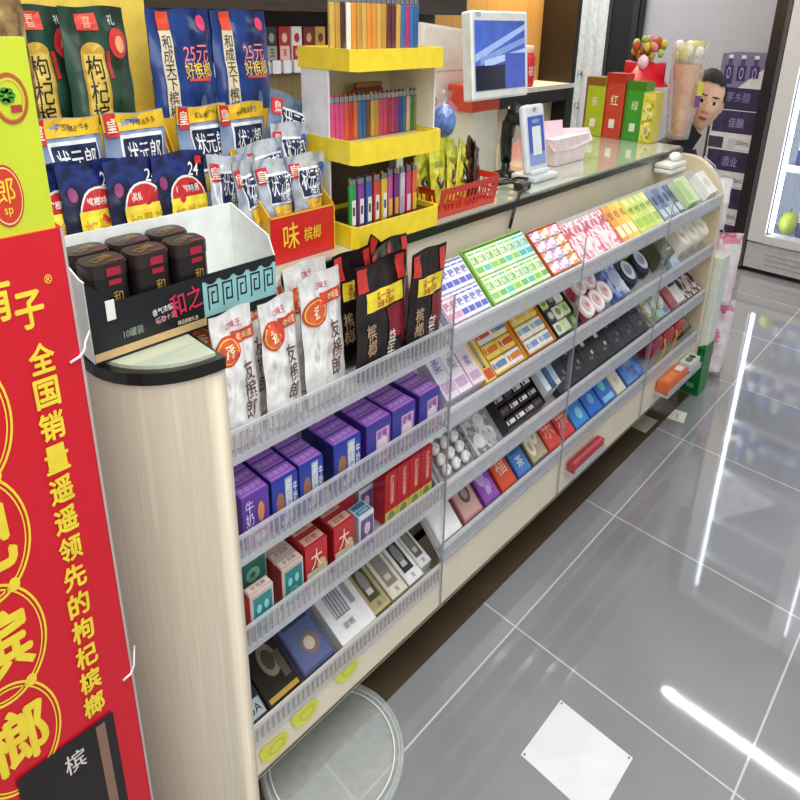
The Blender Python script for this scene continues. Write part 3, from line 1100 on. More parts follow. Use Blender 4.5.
for i, x in enumerate((3.02, 3.13, 3.25)):
    mb = MB(onslope())
    mb.lathe([(.012, .0), (.05, .0), (.052, .004), (.052, .085), (.05, .09), (.016, .09), (.014, .08)], (0, .07, 0), M('#e8e2d2', .6), 20, True, False)
    f = face((0, .07 - .0525, .045), (1, 0, 0), (0, 0, 1))
    mb.disc(lambda a, b: Vector((.0535 * math.sin(a / .0535), .07 - .0535 * math.cos(a / .0535), .045 + b)), 0, 0, .025, .02, M('#b9c9a0'), 14)
    y, z = slope(1, .0)
    solo('paper_roll', mb, ['cream paper roll beside the dark olive box', 'cream paper roll, middle of three', 'cream paper roll against the far end panel'][i], 'roll', (x, y, z + .001), 'cream paper rolls')

# tier 3
tray('egg_tray', 'grey tray holding fifteen white ball sweets', 2, 1.352, .155, .165, .012, M('#8d9094', .4), M('#b9bcc0', .4))
for r in range(5):
    for c in range(3):
        mb = MB()
        mb.ball((0, 0, 0), .0155, M('#f2f2f0', .3), 14, (1, 1, 1.05))
        mb.disc(face((0, -.012, .0115), (1, 0, 0), (0, .7, .7), .002), 0, 0, .006, .006, M('#dadada'), 10)
        y, z = slope(2, .022 + r * .031)
        a = math.radians(TH)
        solo('ball_sweet', mb, 'white ball sweet in the grey tray, ' + ['front', 'second', 'middle', 'fourth', 'back'][r] + ' row, ' + ['left', 'centre', 'right'][c], 'sweet', (1.306 + .046 * c, y - .018 * math.sin(a), z + .0185 * math.cos(a)), 'white ball sweets in the grey tray')
lay('blister_pack', 'crinkled grey clear blister pack right of the white ball sweets', 2, 1.505, .12, .165, .02, PAT(['#9a9c9e', '#c4c6c8', '#7d7f80', '#aeb0b1'], 70, .2), [('T', 'e', .3, .2, .2, .12, M('#d5d6d8')), ('T', 'e', .65, .5, .2, .12, M('#d5d6d8')), ('T', 'e', .35, .75, .2, .12, M('#d5d6d8'))])
tray('chocolate_carton', 'black display carton of dark wrapped chocolates', 2, 1.725, .235, .15, .035, M('#1c1718', .4), M('#241e1e', .4))
fill(2, 1.612, 1.838, .006, 4, 4, .034, .02, 'wrapped_chocolate', 'black and silver wrapped chocolate in the black carton', 'wrapped chocolates in the black carton',
     lambda r, c, w_: carton(w_, .033, .03, M(['#201b1c', '#2e2629', '#17130f'][(r * 3 + c) % 3], .25), [('T', 'r', .1, .3, .9, .65, M(['#d8d4dc', '#4a4046', '#b9aeb6', '#e6e2e6'][(r + 3 * c) % 4])), ('T', 'e', .3, .5, .1, .2, M('#5a4a4a'))], onslope(), .005))
for i in range(3):
    lay('toothbrush_box', ['white', 'navy', 'white and blue'][i] + ' narrow upright box between chocolates and black boxes, ' + ordn(i, 3), 2, 1.862 + i * .033, .03, .15, .06, M(['#e2e8ec', '#2a4f7c', '#d3dde6'][i], .35), [('T', 'r', .1, .1, .9, .9, M(['#c9d9e4', '#3a648f', '#9fbcd4'][i])), ('F', 'r', .2, .1, .8, .9, M('#f0f2f4'))], group='narrow boxes on the third right shelf')
bs = [('#2b2c33', '#6d6f7c'), ('#24252a', '#777'), ('#1d1f1e', '#c8c4c0'), ('#1c1b1d', '#d0c8c6'), ('#191b24', '#6a6f80'), ('#171a24', '#565a6a'), ('#1b1d26', '#4a4d58')]
for i, (b, wn) in enumerate(bs):
    wn = wn if len(wn) == 7 else '#777777'
    x = 2.0 + i * .112
    lay('cigar_box', ['black box with coloured corner print', 'black box with two silver dots', 'black box with pale slanted label', 'black box with wide pale label', 'blue-black box with thin line', 'blue-black plain glossy box', 'blue-black box with faint lettering'][i] + ', ' + ordn(i, 7) + ' of the black row', 2, x, .108, .165, .03, M(b, .25),
        [('T', 'r', .38, .5, .62, .85, M(wn)) if i in (2, 3) else ('T', 'e', .4, .6, .1, .06, M(wn)), ('T', 't', '黑金', .55, .2, .08, M('#8f8c88'), .5), ('T', 'e', .75, .3, .08, .05, M(wn)), ('F', 'r', .05, .1, .95, .9, M('#2e2f33'))], group='black boxes on the third right shelf', cat='box')
for i, (x, c, l) in enumerate(((2.79, '#b4b08c', 'olive and cream pouch next to the black row'), (2.86, '#7fb49a', 'mint green pouch on the third right shelf'), (2.93, '#d0d6d0', 'pale pouch with violet corner near mint green one'))):
    lay('sweet_pouch', l, 2, x, .066, .14, .035, PAT([c, '#dfe3dc', c, '#8a9a80'], 55), [('T', 'e', .5, .4, .3, .15, M('#e9ece6')), ('T', 'r', .1, .02, .9, .2, M(['#8a8660', '#9fd0b8', '#7f78b0'][i]))], cat='pouch')
lay('booklet', 'brick red folded pack near far end of the third right shelf', 2, 3.01, .07, .15, .04, M('#a5474a', .4), [('T', 'r', .1, .1, .9, .6, M('#b9605c'))])
lay('playing_cards', 'white pack with black frame beside the brick red pack', 2, 3.10, .09, .15, .04, M('#e6e3e0', .4), [('T', 'r', .1, .5, .9, .95, M('#3a3538')), ('T', 'r', .2, .6, .8, .85, M('#e6dada'))])
for i in range(3):
    lay('sunglasses_pack', 'black and pink small pack near the far end panel, ' + ordn(i, 3), 2, 3.19 + i * .075, .066, .14, .03, PAT(['#2b2729', '#d9c0c2', '#55484a', '#b4a4a4'], 45), [('T', 'e', .5, .5, .3, .2, M(['#1d1b1c', '#d9b4b4', '#332d2e'][i]))], group='black and pink packs on the third right shelf')

# tier 4
t4 = [(1.322, .115, '#e3e3e3', [('T', 'r', .05, .05, .95, .95, M('#ededed')), ('T', 'e', .15, .1, .04, .03, M('#cfcfcf'))], 'plain white card pack straddling the clear upright'),
      (1.442, .105, '#a96a6c', [('T', 'r', .06, .05, .94, .95, M('#c49a94')), ('T', 'e', .55, .5, .24, .2, M('#4f4444')), ('T', 'e', .55, .5, .14, .12, M('#a98a84')), ('T', 'r', .06, .8, .94, .95, M('#8a3f48'))], 'dusty red pack with dark round emblem'),
      (1.548, .09, '#7d3f9c', [('T', 'r', .05, .05, .95, .95, M('#8c4cae')), ('T', 'e', .4, .55, .25, .2, M('#c79fe0')), ('T', 'e', .65, .35, .16, .13, M('#b583d6')), ('T', 't', '喜', .5, .25, .2, M('#d9c2ea'), .4)], 'purple pack with lilac flower print'),
      (1.648, .095, '#c8412c', [('T', 'r', .05, .05, .95, .95, M('#d6502f')), ('T', 't', '福', .5, .5, .42, M('#f0c2a4'), .6), ('T', 'e', .3, .85, .15, .06, M('#f0a884'))], 'orange-red pack with pale emblem'),
      (1.748, .088, '#3f6db0', [('T', 'r', .05, .05, .95, .95, M('#4a7fc4')), ('T', 'r', .1, .5, .9, .9, M('#2f58a0')), ('T', 't', '茶', .5, .3, .26, M('#e6e9ee'), .6)], 'small blue pack with white lettering'),
      (1.856, .112, '#6f6654', [('T', 'r', .05, .05, .95, .95, M('#b7a98c')), ('T', 'e', .3, .4, .2, .24, M('#ece4cf'), .5), ('T', 'e', .65, .6, .2, .24, M('#ece4cf'), .5), ('T', 'r', .05, .8, .95, .95, M('#4a4438'))], 'tan pack with cream ring print'),
      (1.962, .095, '#cf3a30', [('T', 'r', .05, .05, .95, .95, M('#de4a3c')), ('T', 't', '乐', .5, .5, .5, M('#f3b4a4'), .7)], 'bright red pack, left of the red pair'),
      (2.062, .098, '#c9302e', [('T', 'r', .05, .05, .95, .95, M('#d93f38')), ('T', 't', '乐', .5, .5, .5, M('#f3b4a4'), .7)], 'bright red pack, right of the red pair'),
      (2.172, .115, '#2e7ac0', [('T', 'r', .05, .05, .95, .95, M('#3a8fd6')), ('T', 'r', .1, .6, .9, .9, M('#2b68b4')), ('T', 'e', .6, .3, .2, .16, M('#8fd0ee'))], 'sky blue pack, leftmost of the three blue packs'),
      (2.292, .115, '#1f5fb8', [('T', 'r', .05, .05, .95, .95, M('#2870d0')), ('T', 'e', .55, .4, .18, .15, M('#78b0ea')), ('T', 'r', .1, .7, .9, .92, M('#1b4fa0'))], 'deep blue pack, middle of the three blue packs'),
      (2.412, .115, '#2467c0', [('T', 'r', .05, .05, .95, .95, M('#2f7bdc')), ('T', 'e', .5, .5, .2, .18, M('#6fd0c8')), ('T', 'r', .1, .05, .9, .2, M('#8fc4f0'))], 'blue pack with teal spot, rightmost of the three blue packs'),
      (2.522, .09, '#dcd6bd', [('T', 'r', .05, .05, .95, .95, M('#e9e4cf')), ('T', 'e', .5, .7, .2, .1, M('#a9a48c')), ('T', 't', '竹', .5, .35, .2, M('#c0b890'), .5)], 'cream pack between the blue packs'),
      (2.67, .185, '#3560b4', [('T', 'r', .03, .03, .97, .97, PAT(['#3a6cc4', '#6f9fe0', '#2a4f9c', '#a9c8ee'], 16, .3, (1, 1, 1), 'noise')), ('T', 't', '海洋', .5, .5, .2, M('#cfe0f4'), .5)], 'widest bright blue pack with wavy print, right of the cream pack')]
for x, w_, c, sp, l in t4:
    lay('tobacco_pack', l + ' on the bottom shelf', 3, x, w_ - .006, .135, .026, M(c, .3), sp, group='flat packs on the bottom right shelf')
for i, x in enumerate((2.86, 3.0, 3.14)):
    y, z = slope(3, .05)
    mb = MB(RX(20))
    mb.box(-.062, .062, -.045, .045, 0, .085, M(['#8f2a3f', '#a5262e', '#b02a30'][i], .25), .022, 3)
    mb.rect(face((-.06, -.046, 0), (1, 0, 0), (0, 0, 1), .001), .02, .02, .1, .06, M('#c24a4a'), 1, 1)
    z += .012
    b = thing('gift_bag', ['leftmost maroon shiny gift bag with yellow strap', 'middle dark red shiny gift bag with yellow strap', 'rightmost red shiny gift bag with gleaming top'][i], 'bag', (x, y, z + .012), 'red shiny bags on the bottom right shelf')
    part('body', mb, b)
    if i < 2:
        mb = MB(RX(20))
        mb.tube([(.05, -.046, .08), (.058, -.06, .05), (.045, -.064, .01), (.03, -.06, -.03)], .004, M('#d0a83c', .4), 6)
        part('strap', mb, b)
lay('dark_pouch', 'dark olive pouch behind the rightmost red bag near the end panel', 3, 3.27, .11, .12, .05, M('#3f4238', .35), [('T', 'r', .1, .1, .9, .5, M('#7a8a5a'))], cat='pouch')
# things lying on the ledge below
mb = carton(.25, .032, .03, M('#b03a44', .35), [('F', 'r', .05, .15, .95, .45, M('#d98a8a')), ('T', 'r', .03, .1, .97, .5, M('#c95560')), ('T', 'r', .03, .6, .97, .9, M('#8f2a34'))])
solo('stationery_pack', mb, 'long striped red pack hanging under the bottom shelf lip', 'pack', (2.16, -.037, .205))
mb = carton(.24, .06, .04, M('#e06a34', .4), [('F', 'r', .05, .0, .95, .35, M('#f0d9c4')), ('T', 'r', .1, .2, .6, .8, M('#f08a4a')), ('T', 'r', .7, .2, .95, .8, M('#e9e6e0'))])
solo('sweets_carton', mb, 'orange and white carton on the low ledge near the end panel', 'carton', (3.02, -.062, .195))
mb = carton(.13, .06, .03, M('#d9dcd4', .4), [('T', 'e', .4, .5, .25, .3, M('#5f7a6a')), ('T', 'e', .75, .5, .12, .3, M('#2f3f3c'))])
solo('snack_carton', mb, 'pale small carton with green print beside the orange carton on the ledge', 'carton', (3.24, -.062, .205))
for x0, x1, z, nm in ((2.03, 2.29, .202, 'pocket'), (2.88, 3.32, .192, 'ledge')):
    mb = cm()
    yf = -.042 if nm == 'pocket' else -.066
    mb.box(x0, x1, yf, .006, z - .004, z, ACRD)
    mb.box(x0, x1, yf - .004, yf, z - .004, z + .018, ACRD)
    part('low_' + nm, mb, counter)

# ================================================================ worktop: black tin carton on the rounded end
ZT = 1.0
INK = M('#121518', .35)
CG = M('#c58ea0', .4)
MAG = M('#d0264f', .4)
TEALP = M('#8fc4c6', .45)
WIN = M('#e9edea', .55)
OX, OY_ = .366, .118
carton_t = thing('display_carton', 'white-lined open display carton with black and teal front holding black tins', 'display carton', (OX, OY_, ZT))
mb = MB()
W, D = .40, .168
mb.prism([(0, .0), (W, .0), (W, .082), (.045, .082), (.0, .118)], -.0015, .0015, INK, 'y')
F = face((0, -.0016, 0), (1, 0, 0), (0, 0, 1))
mb.rect(F, 0, .004, .225, .016, M('#c9a878', .5))
mb.rect(F, .222, .016, W, .078, TEALP)
for i in range(5):
    x = .232 + i * .034
    q = lift_fn(F, .0005)
    for (a0, b0, a1, b1) in ((0, .026, .003, .064), (0, .061, .024, .064), (.021, .034, .024, .064), (.008, .034, .024, .037), (.008, .034, .011, .054), (.008, .051, .017, .054)):
        mb.rect(q, x + a0, b0, x + a1, b1, INK)
    mb.disc(lift_fn(F, .0008), x + .010, .074, .014, .008, INK, 14)
mb.rect(lift_fn(F, .0006), .222, .072, W, .081, INK)
mb.text(lift_fn(F, .0006), '和之', .185, .052, .036, MAG, .07, .12)
mb.text(lift_fn(F, .0006), '香气浓郁', .135, .05, .010, M('#e6e6e6'), .045, .08)
mb.text(lift_fn(F, .0006), '嚼劲十足', .14, .037, .010, M('#e0a0b0'), .045, .08)
mb.text(lift_fn(F, .0006), '10罐装', .075, .032, .013, M('#8f9a8f'), .05)
mb.text(lift_fn(F, .0006), '精品槟榔礼盒', .185, .022, .007, M('#d9cfae'), .06)
mb.box(.03, .046, -.004, -.0018, .058, .086, M('#e9e9e4', .5))
part('front_panel', mb, carton_t, 'black and teal printed front')
mb = MB()
mb.box(0, W, .0, D, 0.0005, .003, WIN)
# back flap and sides
mb.prism([(0, 0.003), (W, 0.003), (W, .143), (0, .145)], D - .003, D, WIN, 'y')
mb.prism([(0, .003), (D, .003), (D, .145), (.02, .118), (0, .118)], -.0015, .0015, WIN, 'x')
mb.prism([(0, .003), (D, .003), (D, .143), (.02, .112), (0, .082)], W - .0015, W + .0015, WIN, 'x')
part('tray_body', mb, carton_t, 'plain white inside')

TIN = M('#26201f', .3, .3)
TINL = M('#3b312e', .32, .4)


def tin():
    w_, d, h = .078, .068, .095
    out = MB()

    def ro(s, z):
        p = []
        rr = .022
        for cx, cy, a0 in ((w_ / 2 - rr, d / 2 - rr, 0), (-w_ / 2 + rr, d / 2 - rr, PI / 2), (-w_ / 2 + rr, -d / 2 + rr, PI), (w_ / 2 - rr, -d / 2 + rr, 1.5 * PI)):
            for k in range(6):
                t = a0 + PI / 2 * k / 5
                p.append(((cx + rr * math.cos(t)) * s, (cy + rr * math.sin(t)) * s))
        return p
    out.prism(ro(.97, 0), 0, h * .8, TIN, 'z', True)
    f = face((-w_ / 2, -d / 2 * .97 - .0004, 0), (1, 0, 0), (0, 0, 1))
    out.text(f, '和\n之', w_ * .64, h * .38, h * .4, M('#c9a24a', .3, .5), .03)
    out.rect(f, w_ * .45, h * .68, w_ * .75, h * .76, M('#9c1f34'))
    g = face((w_ / 2 * .97 + .0004, -d / 2, 0), (0, 1, 0), (0, 0, 1))
    out.text(g, '槟\n榔', d * .5, h * .4, h * .45, M('#a98a5a', .3, .4), .03)
    lid = MB()
    lid.prism(ro(1.0, 0), h * .8, h * .97, TINL, 'z', True)
    lid.prism(ro(.94, 0), h * .97, h, TINL, 'z', True)
    f = face((-w_ / 2, -d / 2, h + .0005), (1, 0, 0), (0, 1, 0), .0004)
    lid.text(f, '口味', w_ * .5, d * .5, .022, M('#b8913f', .3, .5), .05, .5)
    lid.rect(f, w_ * .55, d * .1, w_ * .85, d * .2, M('#8f2236'))
    f = face((-w_ / 2, -d / 2 - .0006, 0), (1, 0, 0), (0, 0, 1))
    lid.rect(f, w_ * .42, h * .82, w_ * .75, h * .94, M('#a02038'))
    return out, lid


tins = []
for r in range(2):
    for c in range(3):
        loc = (OX + .050 + c * .082, OY_ + .043 + r * .075, ZT + .0035 + .034)
        lab = 'black tin with gold lettering in the display carton, ' + ['front', 'back'][r] + ' row ' + ['left', 'middle', 'right'][c]
        if not tins:
            a, b = tin()
            t_ = thing('betel_tin', lab, 'tin', loc, 'black tins in the display carton')
            part('tin_body', a, t_)
            part('lid', b, t_)
            tins.append(t_)
        else:
            dup(tins[0], loc, lab)
mb = MB()
mb.box(.006, .262, .006, .160, .0035, .0365, M('#c9b28a', .7))
part('riser_card', mb, carton_t)

# ---- navy pouches behind the carton
NAVY = PAT(['#0f1436', '#1f3274', '#0b0d24', '#16204e'], 14, .25, (1, 1, 1), 'noise')


def navy_pouch(sd, rz):
    mb, d = pouch(.135, .215, .034, NAVY, RZ(rz) @ RX(-5), sd)
    mb.disc(up(d, 1), .01, .132, .046, .042, M('#e9e6e0'), 22)
    mb.disc(up(d, 2), .01, .132, .042, .038, M('#c22a30'), 22)
    mb.text(up(d, 3), '槟榔特惠', .01, .150, .014, M('#f4e6dc'), .075)
    mb.rect(up(d, 4), -.038, .06, .060, .136, M('#ecd440'), 14, 8)
    mb.text(up(d, 5), '加量装', .012, .105, .034, M('#c8a01c'), .085)
    mb.text(up(d, 1), '24', .035, .182, .022, M('#f2f2f4'), .04, -.15)
    mb.rect(up(d, 1), .042, .19, .058, .205, M('#c8323c'), 2, 2)
    mb.disc(up(d, 1), -.045, .165, .010, .012, M('#8a3a6a'), 12)
    return mb


for i, (x, y, rz) in enumerate(((.455, .485, 0), (.53, .463, 0), (.622, .440, 0), (.728, .432, 0))):
    solo('snack_pouch', navy_pouch(i, rz), 'navy snack pouch with red disc behind the tin carton, ' + ordn(i, 4), 'pouch', (x, y, ZT), 'navy pouches behind the tin carton')

# ---- grey-blue bags in yellow cartons
GB = PAT(['#7389ad', '#8fa2c0', '#61789f', '#a3b2ca'], 10, .3, (1, 1, .7), 'noise')
SB = PAT(['#a3adbc', '#ccd3da', '#8b97aa', '#d9dde2'], 16, .25, (1, 1, .7), 'noise', .2)
LB = M('#1d2c50', .4)


def scholar_bag(sd, rz=0, lean=10, body=GB, head=True, w_=.165, h=.27, tilt=0, ts=1.0, t=.05):
    mb, d = pouch(w_, h, t, body, RZ(rz) @ RX(-lean) @ RY(tilt), sd, .003, top_scale=ts)
    if head:
        mb.rect(up(d, 1), -w_ * .5, h * .885, w_ * .5, h * .995, M('#e8bd2c', .4), 8, 2)
        mb.text(up(d, 2), '买即赠品多多', w_ * .1, h * .94, .012, M('#2c2416'), w_ * .6)
        mb.rect(up(d, 2), -w_ * .47, h * .85, -w_ * .28, h * .995, M('#cf2f2c'), 3, 3)
        mb.text(up(d, 3), '皇', -w_ * .375, h * .925, .024, M('#f3ead8'), .03)
    else:
        mb.rect(up(d, 1), -w_ * .46, h * .76, -w_ * .22, h * .92, M('#cf2a38'), 3, 3)
        mb.text(up(d, 2), '皇', -w_ * .34, h * .84, .022, M('#f3ead8'), .026)
        mb.disc(up(d, 1), w_ * .38, h * .8, .012, .018, M('#4a66b0'), 12)
    mb.rect(up(d, 1), -w_ * .28, h * .54, w_ * .42, h * .86, M('#eef1f4'), 14, 12)
    mb.rect(up(d, 2), -w_ * .245, h * .56, w_ * .40, h * .835, LB, 14, 12)
    mb.text(up(d, 3), '状元郎', w_ * .08, h * .735, .040, M('#f2f3f5'), w_ * .55)
    mb.text(up(d, 3), '槟榔', w_ * .16, h * .615, .022, M('#d9dde6'), w_ * .3)
    mb.rect(up(d, 1), -w_ * .2, h * .40, w_ * .40, h * .52, M('#d9b23a'), 6, 2)
    return mb


def ycarton(name, lab, x, y, z, w_, d, hf, hb, front=None, notch=True):
    o = thing(name, lab, 'display carton', (x, y, z + .0003))
    YC = M('#e3b52a', .45)
    mb = MB()
    mb.box(-w_ / 2, w_ / 2, 0, d, 0, .003, YC)
    mb.box(-w_ / 2, w_ / 2, d - .003, d, .003, hb, YC)
    for s in (-1, 1):
        x0 = s * (w_ / 2 - .0015)
        mb.prism([(0, .003), (d, .003), (d, hb), (d * .75, hb * .82), (0, hf)], x0 - .0015, x0 + .0015, YC, 'x')
    part('tray_body', mb, o)
    mb = MB()
    mb.box(-w_ / 2, w_ / 2, -.003, 0, 0, hf, front or YC)
    return o, mb


o, mb = ycarton('display_carton', 'yellow display carton holding the two leftmost blue-grey bags', .60, .50, ZT, .37, .15, .08, .25)
part('front_panel', mb, o)
o, mb = ycarton('display_carton', 'yellow display carton holding blue-grey bags behind the silver ones', .980, .50, ZT, .37, .15, .08, .25)
part('front_panel', mb, o)
G = 'blue-grey bags with yellow headers'
for x, y, rz, l, tl, lab in ((.525, .555, 4, 4, 0, 'leftmost blue-grey bag with yellow header, behind the navy pouches'), (.685, .555, 4, 4, 0, 'blue-grey bag with yellow header in the left carton, right of the leftmost'),
                             (.872, .560, 4, 4, 0, 'blue-grey bag with yellow header partly behind its neighbour in the second carton'), (.985, .545, 4, 4, 0, 'blue-grey bag with yellow header above the crumpled silver bags'),
                             ):
    solo('scholar_bag', scholar_bag(int(x * 100), rz, l, w_=.15 if x > .8 else .16), lab, 'bag', (x, y, ZT + .007), G)
solo('scholar_bag', scholar_bag(91, 4, 2, PAT(['#54677f', '#6e8299', '#3f5068', '#7f90a4'], 12, .3, (1, 1, .7), 'noise'), False, .15, .19, 16), 'dark slate bag leaning sideways at the top right of the silver bags', 'bag', (1.045, .470, ZT + .105), None)

# ---- silver bags with the red sign
o, mb = ycarton('display_carton', 'yellow-edged carton of crumpled silver bags with a red betel sign front', .99, .305, ZT, .21, .17, .094, .20, M('#d02420', .4))
f = face((-.105, -.0035, 0), (1, 0, 0), (0, 0, 1))
mb.text(f, '味', .062, .05, .052, M('#f0cf3a'), .05, .05)
mb.text(f, '槟榔', .132, .046, .028, M('#f0cf3a'), .075)
mb.rect(f, 0, .09, .21, .094, M('#e8b92c'))
mb.rect(f, .206, 0, .21, .094, M('#e8b92c'))
part('front_panel', mb, o, 'red sign front with yellow lettering')
G = 'crumpled silver bags'
for i, (x, y, z, rz, l, tl, w_, h, lab) in enumerate((
        (.940, .345, .007, 2, 4, 1, .094, .185, 'crumpled silver bag with dark blue label, front left over the red sign'),
        (1.040, .345, .007, 2, 4, 1, .092, .185, 'crumpled silver bag with dark blue label, front right over the red sign'),
        (.955, .395, .03, 0, 5, -5, .115, .19, 'silver bag behind the front left one, red seal showing'),
        (1.035, .415, .05, 3, 4, 4, .105, .195, 'silver bag standing highest behind the front right one'),
        (.825, .395, .003, -10, 6, 4, .085, .20, 'silver bag standing outside the carton beside the navy pouches'),
        (.868, .355, .003, 20, 4, -2, .075, .195, 'narrow silver bag turned edgewise left of the red sign carton'))):
    solo('silver_bag', scholar_bag(40 + i, rz, l, SB, False, w_, h, tl, 1.5 if i < 2 else 1.25, .04), lab, 'bag', (x, y, ZT + z), G)

# ---- rear riser with green and blue bags
GREEN = PAT(['#1d3a2c', '#27503c', '#14291f', '#2f5f48'], 9, .3, (1, 1, .5), 'noise')
BLUE = PAT(['#152a66', '#20458f', '#101c48', '#2a58a8'], 7, .25, (1, 1, .5), 'noise')
mb = MB()
for x0, x1 in ((-.42, .0), (.01, .47)):
    pass
riser = thing('stepped_riser', 'yellow stepped stand carrying green and dark blue bags', 'stand', (.83, .68, ZT))
mb.box(-.40, .46, .0, .22, .0, .215, M('#dcae2c', .45))
part('stand_body', mb, riser)
mb = MB()
mb.box(-.40, .06, .205, .21, .215, .56, M('#f0d25a', .45))
part('back_board', mb, riser)


def green_bag(sd, w_=.162, h=.232):
    mb, d = pouch(w_, h, .06, GREEN, RX(-4), sd, .002, top_scale=.97)
    mb.rect(up(d, 1), -w_ * .30, h * .02, w_ * .06, h * .66, M('#caa23c', .35, .3), 5, 10)
    mb.disc(up(d, 1), -w_ * .12, h * .66, w_ * .18, h * .07, M('#caa23c', .35, .3), 18)
    mb.rect(up(d, 2), -w_ * .27, h * .03, w_ * .03, h * .64, M('#e0c25c', .35, .2), 5, 10)
    mb.text(up(d, 3), '枸\n杞\n槟', -w_ * .12, h * .35, h * .56, M('#14120c'), w_ * .26)
    mb.rect(up(d, 1), -w_ * .28, h * .82, w_ * .04, h * .95, M('#d8402c'), 3, 3)
    mb.text(up(d, 2), '喜', -w_ * .12, h * .885, .022, M('#f0b89c'), .03)
    mb.disc(up(d, 1), w_ * .31, h * .72, .024, .028, M('#c22c2c'), 16)
    mb.disc(up(d, 2), w_ * .33, h * .71, .012, .016, M('#e0a070'), 12)
    mb.rect(up(d, 1), w_ * .09, h * .45, w_ * .15, h * .66, M('#b02a2c'), 2, 5)
    mb.text(up(d, 1), '礼', w_ * .28, h * .9, .018, M('#c9d0c8'), .02)
    return mb


for x, y, rz, lab, sd in ((.688, .738, 0, 'dark green pouch with gold label reading goji, rightmost and fully seen', 1), (.575, .79, 0, 'dark green pouch with gold label partly behind its right neighbour', 2)):
    solo('goji_pouch', green_bag(sd), lab, 'pouch', (x, y, ZT + .219), 'dark green pouches with gold labels')
mb, d = pouch(.12, .25, .05, PAT(['#8a6a3c', '#b3925a', '#5f4526', '#c9ae78'], 12, .35, (1, 1, 1), 'noise'), RX(-4), 5)
mb.disc(up(d, 1), .01, .13, .04, .03, M('#a9402c'), 16)
solo('goji_pouch', mb, 'brown-gold pouch at the top left edge behind the yellow header', 'pouch', (.465, .72, ZT + .219))


def blue_bag(sd, w_=.19, h=.232):
    mb, d = pouch(w_, h, .06, BLUE, RX(-4), sd, .002, top_scale=.98)
    mb.rect(up(d, 1), -w_ * .36, h * .02, -w_ * .18, h * .82, M('#d9cfb4', .4), 3, 12)
    mb.rect(up(d, 2), -w_ * .36, h * .82, -w_ * .18, h * .98, M('#d8492c', .4), 3, 3)
    mb.text(up(d, 2), '和\n成\n天\n下\n槟\n榔', -w_ * .27, h * .43, h * .7, M('#3b342c'), .028)
    mb.text(up(d, 1), '25元', w_ * .17, h * .62, .034, M('#f08090'), w_ * .42)
    mb.text(up(d, 1), '好槟榔', w_ * .17, h * .48, .034, M('#f0c93a'), w_ * .46)
    mb.rect(up(d, 1), w_ * -.02, h * .385, w_ * .36, h * .41, M('#d9503c'), 5, 1)
    mb.disc(up(d, 1), w_ * .34, h * .88, .014, .015, M('#d83a6a'), 14)
    mb.disc(up(d, 1), w_ * .2, h * .18, .010, .02, M('#4f6a9c'), 12)
    return mb


for x, lab, sd in ((.925, 'dark blue pouch with cream strip and yellow print, left of the pair on the stand', 1), (1.118, 'dark blue pouch with cream strip and yellow print, right of the pair on the stand', 2)):
    solo('blue_pouch', blue_bag(sd), lab, 'pouch', (x, .745, ZT + .219), 'dark blue pouches on the yellow stand')

# ================================================================ yellow lighter rack
YR = M('#f6da2c', .35, coat=.3, emit=.04)  # slight glow put into the yellow plastic to brighten it
YRL = M('#f0e7a8', .4)
RKX, RKY = 1.30, .245
rack = thing('lighter_rack', 'yellow three-tier plastic lighter rack with white side panels', 'rack', (RKX, RKY, ZT))


def rtray(z0, z1, top_m, nm):
    mb = MB()
    o_ = [(-.178, .02), (-.165, .0), (.165, .0), (.182, .02), (.182, .235), (-.178, .235)]
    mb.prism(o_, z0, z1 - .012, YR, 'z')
    # raised rim
    i_ = [(-.168, .025), (-.16, .01), (.16, .01), (.172, .025), (.172, .225), (-.168, .225)]
    n = 6
    vs = [(p[0], p[1], z1 - .012) for p in o_] + [(p[0], p[1], z1) for p in o_] + [(p[0], p[1], z1) for p in i_] + [(p[0], p[1], z1 - .012) for p in i_]
    fs = []
    for a in range(3):
        for i in range(n):
            j = (i + 1) % n
            fs.append((a * n + i, a * n + j, (a + 1) * n + j, (a + 1) * n + i))
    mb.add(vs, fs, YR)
    mb.add([(p[0], p[1], z1 - .0115) for p in i_], [tuple(range(n))], top_m)
    part(nm, mb, rack)


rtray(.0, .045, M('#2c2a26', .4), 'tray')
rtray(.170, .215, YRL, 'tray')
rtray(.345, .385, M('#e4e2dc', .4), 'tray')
mb = MB()
mb.box(-.176, -.170, .11, .225, .045, .345, M('#eceef0', .35))
part('side_panel', mb, rack)
mb = MB()
mb.box(.170, .176, .035, .225, .215, .345, M('#eceae2', .35))
mb.box(.170, .176, .19, .225, .045, .215, M('#eceae2', .35))
part('side_panel', mb, rack)
mb = MB()
mb.box(-.17, .17, .222, .228, .215, .345, M('#e3dcc4', .5))
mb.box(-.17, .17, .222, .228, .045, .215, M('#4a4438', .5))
part('back_panel', mb, rack)

CAP = M('#b9bcc0', .25, .9)


def lighter(col, h=.072, w_=.0145, d=.011, label=False, tip=None):
    a = MB()
    a.box(-w_ / 2, w_ / 2, 0, d, 0, h, M(col, .25, coat=.3), .0022, 2)
    if label:
        a.rect(face((-w_ / 2, -.0004, 0), (1, 0, 0), (0, 0, 1)), w_ * .22, h * .08, w_ * .85, h * .66, M('#ecebe4', .5))
        a.rect(face((-w_ / 2, -.0008, 0), (1, 0, 0), (0, 0, 1)), w_ * .35, h * .3, w_ * .7, h * .5, M('#4a4a4e', .5))
    if tip:
        a.rect(face((-w_ / 2, -.0004, 0), (1, 0, 0), (0, 0, 1)), w_ * .1, h * .05, w_ * .9, h * .45, M(tip, .3))
    b = MB()
    b.box(-w_ / 2 + .001, w_ / 2 - .001, .001, d - .001, h, h + .012, CAP, .001)
    b.box(-w_ / 2 + .001, -w_ / 2 + .006, .002, d - .002, h + .012, h + .016, M(col, .3))
    return a, b


